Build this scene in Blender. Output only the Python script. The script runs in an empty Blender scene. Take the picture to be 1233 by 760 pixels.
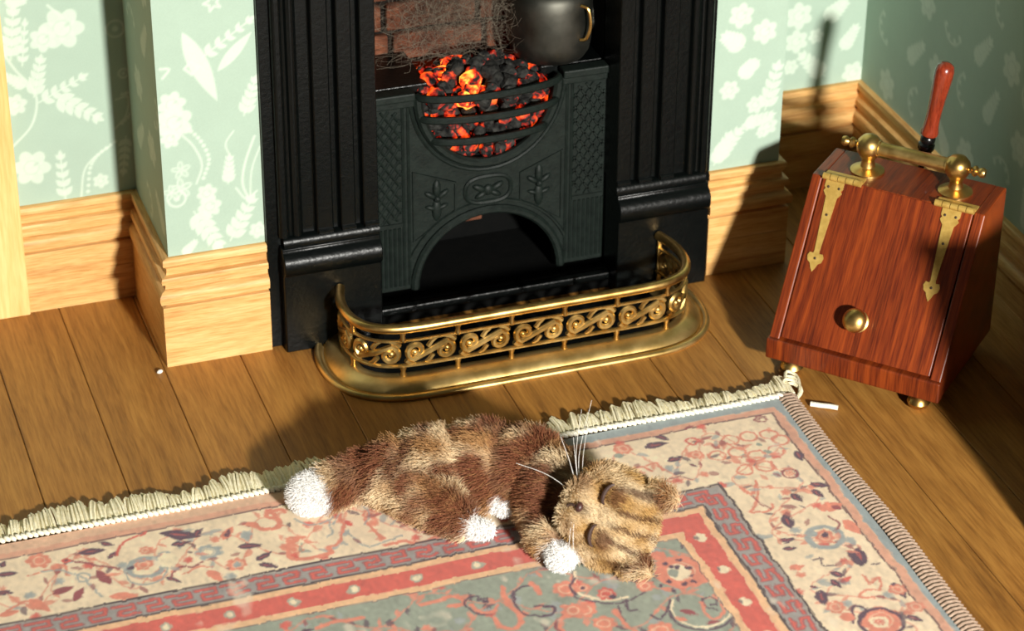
import bpy, bmesh, math, random
import numpy as np
from mathutils import Vector, Matrix

random.seed(7)
rng = np.random.default_rng(7)
scene = bpy.context.scene
COL = scene.collection

# ---------------------------------------------------------------- camera
F_PX, PITCH, YAW, ROLL = 3144.17, 0.54007, 0.33715, -0.0080058
CAM = Vector((-1.02448, -5.51966, 3.48467))
fw = Vector((math.sin(YAW)*math.cos(PITCH), math.cos(YAW)*math.cos(PITCH), -math.sin(PITCH)))
rt = Vector((math.cos(YAW), -math.sin(YAW), 0.0))
dn = fw.cross(rt)
rt2 = rt*math.cos(ROLL) + dn*math.sin(ROLL)
dn2 = -rt*math.sin(ROLL) + dn*math.cos(ROLL)
cd = bpy.data.cameras.new('camera')
cd.sensor_fit = 'HORIZONTAL'; cd.sensor_width = 36.0
cd.lens = 36.0*F_PX/1233.0
cd.clip_start = 0.1; cd.clip_end = 60
cd.dof.use_dof = True; cd.dof.focus_distance = 6.15; cd.dof.aperture_fstop = 2.6
co = bpy.data.objects.new('camera', cd); COL.objects.link(co)
M = Matrix.Identity(4)
for i in range(3):
    M[i][0] = rt2[i]; M[i][1] = -dn2[i]; M[i][2] = -fw[i]; M[i][3] = CAM[i]
co.matrix_world = M
scene.camera = co

# ---------------------------------------------------------------- light and exposure
scene.view_settings.view_transform = 'Standard'
scene.view_settings.look = 'None'
scene.view_settings.gamma = 1.0
scene.view_settings.use_curve_mapping = False
scene.view_settings.exposure = 0.0
wd = bpy.data.worlds.new('room_ambient'); scene.world = wd
wd.use_nodes = True
wd.node_tree.nodes['Background'].inputs[0].default_value = (0.92, 1.0, 0.90, 1)
wd.node_tree.nodes['Background'].inputs[1].default_value = 0.046
ld = bpy.data.lights.new('desk_lamp', 'POINT')
ld.energy = 6000; ld.shadow_soft_size = 0.24; ld.color = (1.0, 0.972, 0.905)
lo = bpy.data.objects.new('desk_lamp', ld); lo.location = (1.2, -8.5, 3.02); COL.objects.link(lo)

# ---------------------------------------------------------------- helpers
def lin(c):
    return tuple(((v/255.0)/12.92 if v/255.0 <= 0.04045 else ((v/255.0+0.055)/1.055)**2.4) for v in c)

def link(o, parent=None):
    COL.objects.link(o)
    if parent is not None: o.parent = parent
    return o

def tag(o, label=None, cat=None, group=None, kind=None):
    if label: o['label'] = label
    if cat: o['category'] = cat
    if group: o['group'] = group
    if kind: o['kind'] = kind
    return o

def thing(name, label, cat, loc=(0, 0, 0), rotz=0.0, group=None):
    o = bpy.data.objects.new(name, None); o.empty_display_size = 0.05
    o.location = loc; o.rotation_euler = (0, 0, rotz); link(o)
    return tag(o, label, cat, group)

class MB:
    """collects geometry for one mesh"""
    def __init__(s): s.v = []; s.f = []
    def add(s, v, f):
        n = len(s.v); s.v += [tuple(p) for p in v]; s.f += [tuple(i+n for i in q) for q in f]; return s
    def box(s, x0, x1, y0, y1, z0, z1):
        return s.add([(x0,y0,z0),(x1,y0,z0),(x1,y1,z0),(x0,y1,z0),(x0,y0,z1),(x1,y0,z1),(x1,y1,z1),(x0,y1,z1)],
                     [(0,3,2,1),(4,5,6,7),(0,1,5,4),(1,2,6,5),(2,3,7,6),(3,0,4,7)])
    def prism(s, poly, a, b, axis='x'):
        """extrude 2-D polygon: axis x -> poly is (y,z); y -> (x,z); z -> (x,y)"""
        def P(p, t):
            return {'x': (t, p[0], p[1]), 'y': (p[0], t, p[1]), 'z': (p[0], p[1], t)}[axis]
        n = len(poly)
        v = [P(p, a) for p in poly] + [P(p, b) for p in poly]
        f = [tuple(range(n)), tuple(range(2*n-1, n-1, -1))] + [(i, i+n, (i+1) % n+n, (i+1) % n) for i in range(n)]
        return s.add(v, f)
    def lathe(s, prof, n=20, mat=None):
        v = []; f = []
        for (r, z) in prof:
            for k in range(n):
                a = 2*math.pi*k/n; v.append(Vector((r*math.cos(a), r*math.sin(a), z)))
        m = len(prof)
        for j in range(m-1):
            for k in range(n):
                k2 = (k+1) % n; f.append((j*n+k, j*n+k2, (j+1)*n+k2, (j+1)*n+k))
        f.append(tuple(range(n-1, -1, -1))); f.append(tuple((m-1)*n+k for k in range(n)))
        if mat is not None: v = [mat @ p for p in v]
        return s.add(v, f)
    def tube(s, path, r, n=8, closed=False, flat=None):
        """round tube along a 3-D polyline; flat=(a,b) squashes the section"""
        P = [Vector(p) for p in path]; m = len(P)
        rr = r if isinstance(r, (list, tuple)) else [r]*m
        T = []
        for i in range(m):
            if closed: t = P[(i+1) % m]-P[i-1]
            else: t = P[min(i+1, m-1)]-P[max(i-1, 0)]
            T.append(t.normalized() if t.length > 1e-9 else Vector((0, 0, 1)))
        up = Vector((0, 0, 1)) if abs(T[0].z) < 0.9 else Vector((0, 1, 0))
        X = T[0].cross(up).normalized(); v = []
        for i in range(m):
            X = (X-T[i]*X.dot(T[i])).normalized(); Y = T[i].cross(X)
            for k in range(n):
                a = 2*math.pi*(k+0.5)/n; ca, sa = math.cos(a), math.sin(a)
                if flat: ca *= flat[0]; sa *= flat[1]
                v.append(P[i]+(X*ca+Y*sa)*rr[i])
        f = []
        for i in range(m if closed else m-1):
            j = (i+1) % m
            for k in range(n):
                k2 = (k+1) % n; f.append((i*n+k, i*n+k2, j*n+k2, j*n+k))
        if not closed:
            f.append(tuple(range(n-1, -1, -1))); f.append(tuple((m-1)*n+k for k in range(n)))
        return s.add(v, f)
    def sweep(s, prof, path):
        """profile (outward offset, z) along a planar XY path, capped"""
        P = [Vector((p[0], p[1], 0)) for p in path]; m = len(P); n = len(prof); v = []
        for i in range(m):
            t = (P[min(i+1, m-1)]-P[max(i-1, 0)]).normalized(); nn = Vector((t.y, -t.x, 0))
            for (o, z) in prof: v.append(P[i]+nn*o+Vector((0, 0, z)))
        f = []
        for i in range(m-1):
            for k in range(n):
                k2 = (k+1) % n; f.append((i*n+k, (i+1)*n+k, (i+1)*n+k2, i*n+k2))
        f.append(tuple(range(n))); f.append(tuple((m-1)*n+k for k in range(n-1, -1, -1)))
        return s.add(v, f)
    def ell(s, c, r, nu=14, nv=9, R=None):
        v = []; f = []
        c = Vector(c)
        for j in range(nv+1):
            th = math.pi*j/nv
            for k in range(nu):
                ph = 2*math.pi*k/nu
                p = Vector((r[0]*math.sin(th)*math.cos(ph), r[1]*math.sin(th)*math.sin(ph), r[2]*math.cos(th)))
                if R is not None: p = R @ p
                v.append(c+p)
        for j in range(nv):
            for k in range(nu):
                k2 = (k+1) % nu; f.append((j*nu+k, (j+1)*nu+k, (j+1)*nu+k2, j*nu+k2))
        return s.add(v, f)
    def mesh(s, name, mat=None, smooth=False, angle=40):
        me = bpy.data.meshes.new(name); me.from_pydata(s.v, [], s.f)
        bm = bmesh.new(); bm.from_mesh(me)
        bmesh.ops.remove_doubles(bm, verts=bm.verts, dist=1e-6)
        bmesh.ops.recalc_face_normals(bm, faces=bm.faces)
        if smooth:
            for fc in bm.faces: fc.smooth = True
            ca = math.radians(angle)
            for e in bm.edges:
                if len(e.link_faces) == 2 and e.calc_face_angle(0) > ca: e.smooth = False
        bm.to_mesh(me); bm.free()
        if mat: me.materials.append(mat)
        return me
    def build(s, name, mat, parent=None, smooth=False, bevel=0, angle=40, seg=2):
        o = bpy.data.objects.new(name, s.mesh(name, mat, smooth, angle)); link(o, parent)
        if bevel:
            b = o.modifiers.new('bevel', 'BEVEL'); b.width = bevel; b.segments = seg; b.limit_method = 'ANGLE'; b.angle_limit = math.radians(35)
        return o

def catmull(pts, n=6):
    P = [Vector(p) for p in pts]; out = []
    for i in range(len(P)-1):
        a = P[i-1] if i else P[0]*2-P[1]; b = P[i]; c = P[i+1]; d = P[i+2] if i+2 < len(P) else P[-1]*2-P[-2]
        for k in range(n):
            t = k/n
            out.append(0.5*((2*b)+(c-a)*t+(2*a-5*b+4*c-d)*t*t+(3*b-a-3*c+d)*t**3))
    return out+[P[-1]]

# ---------------------------------------------------------------- materials
class NT:
    def __init__(s, name):
        s.m = bpy.data.materials.new(name); s.m.use_nodes = True; s.t = s.m.node_tree; s.t.nodes.clear()
        s.out = s.n('ShaderNodeOutputMaterial'); s.b = s.n('ShaderNodeBsdfPrincipled'); s.l(s.b.outputs[0], s.out.inputs[0])
    def n(s, ty, **kw):
        q = s.t.nodes.new(ty)
        for k, v in kw.items(): setattr(q, k, v)
        return q
    def l(s, a, b): s.t.links.new(a, b)
    def noise(s, vec, scale, detail=3, rough=0.5, dist=0.0):
        q = s.n('ShaderNodeTexNoise'); q.inputs['Scale'].default_value = scale; q.inputs['Detail'].default_value = detail
        q.inputs['Roughness'].default_value = rough; q.inputs['Distortion'].default_value = dist
        if vec is not None: s.l(vec, q.inputs['Vector'])
        return q.outputs['Fac']
    def ramp(s, fac, stops):
        q = s.n('ShaderNodeValToRGB'); e = q.color_ramp.elements
        while len(e) < len(stops): e.new(0.5)
        for i, (p, c) in enumerate(stops): e[i].position = p; e[i].color = (c[0], c[1], c[2], 1)
        s.l(fac, q.inputs[0]); return q.outputs[0]
    def mix(s, fac, a, b, mode='MIX'):
        q = s.n('ShaderNodeMix', data_type='RGBA', blend_type=mode)
        if isinstance(fac, (int, float)): q.inputs[0].default_value = fac
        else: s.l(fac, q.inputs[0])
        for k, x in ((6, a), (7, b)):
            if isinstance(x, tuple): q.inputs[k].default_value = (x[0], x[1], x[2], 1)
            else: s.l(x, q.inputs[k])
        return q.outputs[2]
    def math(s, op, a, b=None):
        q = s.n('ShaderNodeMath', operation=op)
        for k, x in ((0, a), (1, b)):
            if x is None: continue
            if isinstance(x, (int, float)): q.inputs[k].default_value = x
            else: s.l(x, q.inputs[k])
        return q.outputs[0]
    def coord(s, kind='Object', scale=(1, 1, 1), rot=(0, 0, 0), rand=0.0):
        tc = s.n('ShaderNodeTexCoord'); mp = s.n('ShaderNodeMapping'); mp.inputs['Scale'].default_value = scale
        mp.inputs['Rotation'].default_value = rot
        v = tc.outputs[kind]
        if rand:
            oi = s.n('ShaderNodeObjectInfo'); vm = s.n('ShaderNodeVectorMath', operation='ADD')
            q = s.n('ShaderNodeMath', operation='MULTIPLY'); q.inputs[1].default_value = rand; s.l(oi.outputs['Random'], q.inputs[0])
            s.l(v, vm.inputs[0]); s.l(q.outputs[0], vm.inputs[1]); v = vm.outputs[0]
        s.l(v, mp.inputs[0]); return mp.outputs[0]
    def bump(s, h, strength=0.3, dist=0.01):
        q = s.n('ShaderNodeBump'); q.inputs['Strength'].default_value = strength; q.inputs['Distance'].default_value = dist
        s.l(h, q.inputs['Height']); s.l(q.outputs[0], s.b.inputs['Normal'])
    def set(s, col=None, rough=None, metal=None, spec=None, coat=None):
        B = s.b.inputs
        if col is not None:
            if isinstance(col, tuple): B['Base Color'].default_value = (col[0], col[1], col[2], 1)
            else: s.l(col, B['Base Color'])
        if rough is not None:
            if isinstance(rough, (int, float)): B['Roughness'].default_value = rough
            else: s.l(rough, B['Roughness'])
        if metal is not None: B['Metallic'].default_value = metal
        if spec is not None: B['Specular IOR Level'].default_value = spec
        if coat is not None: B['Coat Weight'].default_value = coat
        return s.m

def wood(name, dark, mid, light, scale, rough=0.45, bump=0.15, rand=5.0, vary=0.12, spec=0.4, coat=0.0, fine=1.0):
    t = NT(name); v = t.coord('Object', scale, rand=rand)
    g = t.noise(v, 1.0, 5, 0.6, 0.6); c = t.ramp(g, [(0.28, lin(dark)), (0.5, lin(mid)), (0.72, lin(light))])
    v2 = t.coord('Object', tuple(x*6*fine for x in scale), rand=rand*2)
    g2 = t.noise(v2, 1.0, 2, 0.7)
    c = t.mix(0.35, c, t.ramp(g2, [(0.35, lin(dark)), (0.62, lin(light))]))
    oi = t.n('ShaderNodeObjectInfo')
    hs = t.n('ShaderNodeHueSaturation'); t.l(c, hs.inputs['Color'])
    t.l(t.math('ADD', t.math('MULTIPLY', oi.outputs['Random'], vary*2), 1.0-vary), hs.inputs['Value'])
    if bump: t.bump(g2, bump, 0.003)
    return t.set(hs.outputs[0], rough, spec=spec, coat=coat)

def metal(name, a, b, rough=0.3, nscale=25, bump=0.05, r2=None):
    t = NT(name); v = t.coord('Object'); g = t.noise(v, nscale, 4, 0.6)
    c = t.ramp(g, [(0.3, lin(a)), (0.65, lin(b))]); t.bump(t.noise(v, nscale*5, 2), bump, 0.002)
    rr = t.math('ADD', t.math('MULTIPLY', g, 0.25), rough-0.12)
    return t.set(c, rr, 1.0)

def paint(name, a, b, rough=0.5, nscale=40, bump=0.2, spec=0.5, dist=0.003, metal_=0.0):
    t = NT(name); v = t.coord('Object'); g = t.noise(v, nscale, 4, 0.6)
    c = t.ramp(g, [(0.3, lin(a)), (0.7, lin(b))]); t.bump(t.noise(v, nscale*2.5, 3), bump, dist)
    return t.set(c, rough, metal_, spec)

def attr_mat(name, rough=0.9, nscale=300, namt=0.12, bump=0.15, sheen=0.0, spec=0.3, blotch=0.0):
    t = NT(name); a = t.n('ShaderNodeAttribute', attribute_name='Col'); v = t.coord('Object')
    g = t.noise(v, nscale, 3, 0.7)
    c = t.mix(1.0, a.outputs['Color'], t.ramp(g, [(0.25, (1-namt,)*3), (0.75, (1.0,)*3)]), 'MULTIPLY')
    if blotch:
        c = t.mix(1.0, c, t.ramp(t.noise(v, 14, 4, 0.6), [(0.3, (1-blotch,)*3), (0.7, (1.0,)*3)]), 'MULTIPLY')
    if bump: t.bump(g, bump, 0.003)
    t.set(c, rough, spec=spec)
    if sheen: t.b.inputs['Sheen Weight'].default_value = sheen
    return t.m

MT = {}
MT['plank'] = wood('floor_oak', (114, 72, 28), (160, 108, 46), (184, 132, 62), (22, 1.6, 22), 0.5, 0.12, 7.0, 0.09, 0.45)
MT['pine_x'] = wood('pine_grain_across', (168, 112, 56), (212, 163, 96), (230, 190, 128), (2.6, 30, 42), 0.5, 0.25, 3.0, 0.03, 0.3)
MT['pine_y'] = wood('pine_grain_deep', (168, 112, 56), (212, 163, 96), (230, 190, 128), (30, 2.6, 42), 0.5, 0.25, 3.0, 0.03, 0.3)
MT['pine_z'] = wood('pine_grain_upright', (214, 160, 92), (232, 184, 114), (242, 202, 140), (24, 24, 1.6), 0.5, 0.2, 3.0, 0.03, 0.3)
MT['mahogany'] = wood('mahogany_polished', (52, 14, 6), (102, 35, 11), (150, 66, 21), (44, 1.8, 1.8), 0.4, 0.05, 3.0, 0.06, 0.4, 0.12)
MT['mahogany_turned'] = wood('mahogany_turned', (84, 26, 14), (128, 44, 24), (150, 60, 32), (40, 40, 6), 0.25, 0.03, 3.0, 0.03, 0.5, 0.5)
MT['gap'] = paint('dark_gap', (14, 8, 6), (22, 12, 8), 0.8, 30, 0.0)
MT['iron'] = paint('black_gloss_cast_iron', (3, 5, 5), (6, 9, 8), 0.34, 35, 0.3, 0.26, 0.003)
MT['iron_grey'] = paint('grey_green_cast_iron', (13, 20, 17), (23, 31, 27), 0.55, 45, 0.3, 0.2, 0.003)
MT['soot'] = paint('soot_black', (5, 6, 6), (10, 10, 9), 0.9, 25, 0.3, 0.1)
MT['brass'] = metal('aged_brass', (176, 140, 74), (222, 190, 122), 0.42, 22)
MT['brass_base'] = metal('lacquered_brass', (190, 156, 88), (224, 192, 126), 0.38, 14); MT['brass_base'].node_tree.nodes['Principled BSDF'].inputs['Metallic'].default_value = 0.93
MT['brass_pol'] = metal('polished_brass', (190, 146, 78), (226, 188, 116), 0.34, 18)
MT['brass_flat'] = paint('stamped_brass', (178, 142, 66), (208, 172, 92), 0.45, 60, 0.1, 0.6, 0.002, 0.35)
MT['screw'] = paint('dark_screw', (50, 36, 20), (76, 56, 32), 0.5, 80, 0.1)
MT['pewter'] = metal('pewter_grey', (66, 67, 62), (88, 87, 80), 0.5, 12, 0.05)
MT['black_gloss'] = paint('black_gloss', (8, 8, 8), (14, 14, 14), 0.25, 30, 0.05)
MT['brick'] = paint('fire_brick', (74, 42, 30), (120, 74, 52), 0.9, 30, 0.5, 0.2, 0.006)
MT['mortar'] = paint('sooty_mortar', (20, 18, 16), (44, 38, 33), 0.95, 40, 0.5, 0.1, 0.006)
MT['twine'] = paint('cream_twine', (236, 226, 196), (252, 248, 234), 0.9, 120, 0.4, 0.2)
MT['fringe'] = paint('cream_fringe', (226, 214, 170), (248, 240, 212), 0.9, 90, 0.4, 0.2)
MT['binding'] = paint('taupe_binding', (146, 122, 104), (182, 158, 138), 0.9, 120, 0.5, 0.2)
MT['backing'] = paint('rug_backing', (170, 150, 116), (196, 176, 140), 0.95, 90, 0.3, 0.1)
MT['wall'] = attr_mat('wallpaper', 0.85, 260, 0.07, 0.05, 0, 0.2, 0.04)
MT['rug'] = attr_mat('rug_pile', 0.95, 420, 0.14, 0.4, 0.35, 0.1, 0.05)
MT['white'] = paint('white_crumb', (225, 220, 205), (245, 242, 235), 0.8, 60, 0.2)

def ember_mat(name, lo, hi, strength, hot):
    t = NT(name); v = t.coord('Object', (1, 1, 1), rand=9.0); g = t.noise(v, 26.0, 3, 0.55, 0.4)
    t.set(t.ramp(t.noise(v, 60, 3), [(0.35, lin((7, 7, 7))), (0.68, lin((52, 52, 49)))]), 0.85, spec=0.2)
    e = t.ramp(g, [(lo, (0, 0, 0)), (lo+0.05, (0.35, 0.008, 0.002)), ((lo+hi)/2+0.02, (1.0, 0.075, 0.006)), (hi, hot)])
    t.l(e, t.b.inputs['Emission Color']); t.b.inputs['Emission Strength'].default_value = strength
    t.bump(t.noise(v, 70, 3), 0.6, 0.006)
    return t.m
MT['ember'] = ember_mat('glowing_ember', 0.50, 0.70, 1.3, (1.0, 0.17, 0.015))
MT['ember_hot'] = ember_mat('white_hot_ember', 0.42, 0.62, 2.0, (1.0, 0.5, 0.06))
MT['coal'] = ember_mat('burnt_coal', 0.60, 0.80, 1.2, (1.0, 0.15, 0.01))

# ---------------------------------------------------------------- painted canvases (colour per vertex)
class Canvas:
    def __init__(s, u0, u1, v0, v1, res_u, res_v, base):
        s.u = np.linspace(u0, u1, max(2, int(round((u1-u0)/res_u))+1)); s.v = np.linspace(v0, v1, max(2, int(round((v1-v0)/res_v))+1))
        s.a = np.empty((len(s.v), len(s.u), 3)); s.a[:] = base; s.e = max(res_u, res_v)*0.6
    def win(s, u0, u1, v0, v1):
        i0, i1 = np.searchsorted(s.u, (u0, u1)); j0, j1 = np.searchsorted(s.v, (v0, v1))
        if i1 <= i0 or j1 <= j0: return None
        U, V = np.meshgrid(s.u[i0:i1], s.v[j0:j1]); return (slice(j0, j1), slice(i0, i1)), U, V
    def put(s, sl, d, col, k=1.0):
        m = (np.clip(0.5-d/(2*s.e), 0, 1)*k)[..., None]; s.a[sl] = s.a[sl]*(1-m)+np.array(col)*m
    def ellipse(s, c, a, b, ang, col, k=1.0):
        r = max(a, b)+s.e*2; w = s.win(c[0]-r, c[0]+r, c[1]-r, c[1]+r)
        if not w: return
        sl, U, V = w; ca, sa = math.cos(ang), math.sin(ang); x = (U-c[0])*ca+(V-c[1])*sa; y = -(U-c[0])*sa+(V-c[1])*ca
        s.put(sl, (np.sqrt((x/a)**2+(y/b)**2)-1)*min(a, b), col, k)
    def leaf(s, p0, p1, wf, col, k=1.0):
        p0 = np.array(p0); p1 = np.array(p1); L = np.linalg.norm(p1-p0); r = L+s.e*2
        c = (p0+p1)/2; w = s.win(c[0]-r, c[0]+r, c[1]-r, c[1]+r)
        if not w or L < 1e-6: return
        sl, U, V = w; t = (p1-p0)/L; x = ((U-p0[0])*t[0]+(V-p0[1])*t[1])/L; y = -(U-p0[0])*t[1]+(V-p0[1])*t[0]
        xc = np.clip(x, 0, 1); h = wf*L*0.5*np.sin(np.pi*xc**0.85)**0.9
        s.put(sl, np.maximum(np.abs(y)-h, np.maximum(-x, x-1)*L), col, k)
    def ring(s, c, r, w_, col, k=1.0):
        R = r+w_+s.e*2; w = s.win(c[0]-R, c[0]+R, c[1]-R, c[1]+R)
        if not w: return
        sl, U, V = w; d = np.abs(np.hypot(U-c[0], V-c[1])-r)-w_/2; s.put(sl, d, col, k)
    def stem(s, pts, w_, col, k=1.0, smooth=True):
        if smooth and len(pts) > 2: pts = [(p.x, p.y) for p in catmull([(q[0], q[1], 0) for q in pts], 6)]
        P = np.array(pts); R = w_+s.e*2; w = s.win(P[:, 0].min()-R, P[:, 0].max()+R, P[:, 1].min()-R, P[:, 1].max()+R)
        if not w: return
        sl, U, V = w; d = np.full(U.shape, 9.0)
        for a, b in zip(P[:-1], P[1:]):
            ab = b-a; L2 = (ab**2).sum()+1e-12; t = np.clip(((U-a[0])*ab[0]+(V-a[1])*ab[1])/L2, 0, 1)
            d = np.minimum(d, np.hypot(U-a[0]-t*ab[0], V-a[1]-t*ab[1]))
        s.put(sl, d-w_/2, col, k)
    def flower(s, c, r, col, n=6, ang=0.3, k=1.0, core=None):
        for i in range(n):
            a = ang+2*math.pi*i/n; s.ellipse((c[0]+math.cos(a)*r*0.55, c[1]+math.sin(a)*r*0.55), r*0.48, r*0.36, a, col, k)
        s.ellipse(c, r*0.35, r*0.35, 0, col if core is None else core, k)
    def frond(s, p0, p1, w_, col, n=6, k=1.0):
        p0 = np.array(p0); p1 = np.array(p1); d = p1-p0; L = np.linalg.norm(d); t = d/L; q = np.array((-t[1], t[0]))
        s.stem([p0, p1], 0.004, col, k, False)
        for i in range(n):
            f = (i+0.6)/n; b = p0+d*f; ln = w_*(1.25-0.6*f)
            for sg in (-1, 1): s.leaf(b-t*0.004, b+(q*sg*0.8+t*0.75)*ln, 0.55, col, k)
        s.leaf(p1-t*w_*0.5, p1+t*w_*0.6, 0.5, col, k)

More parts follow.
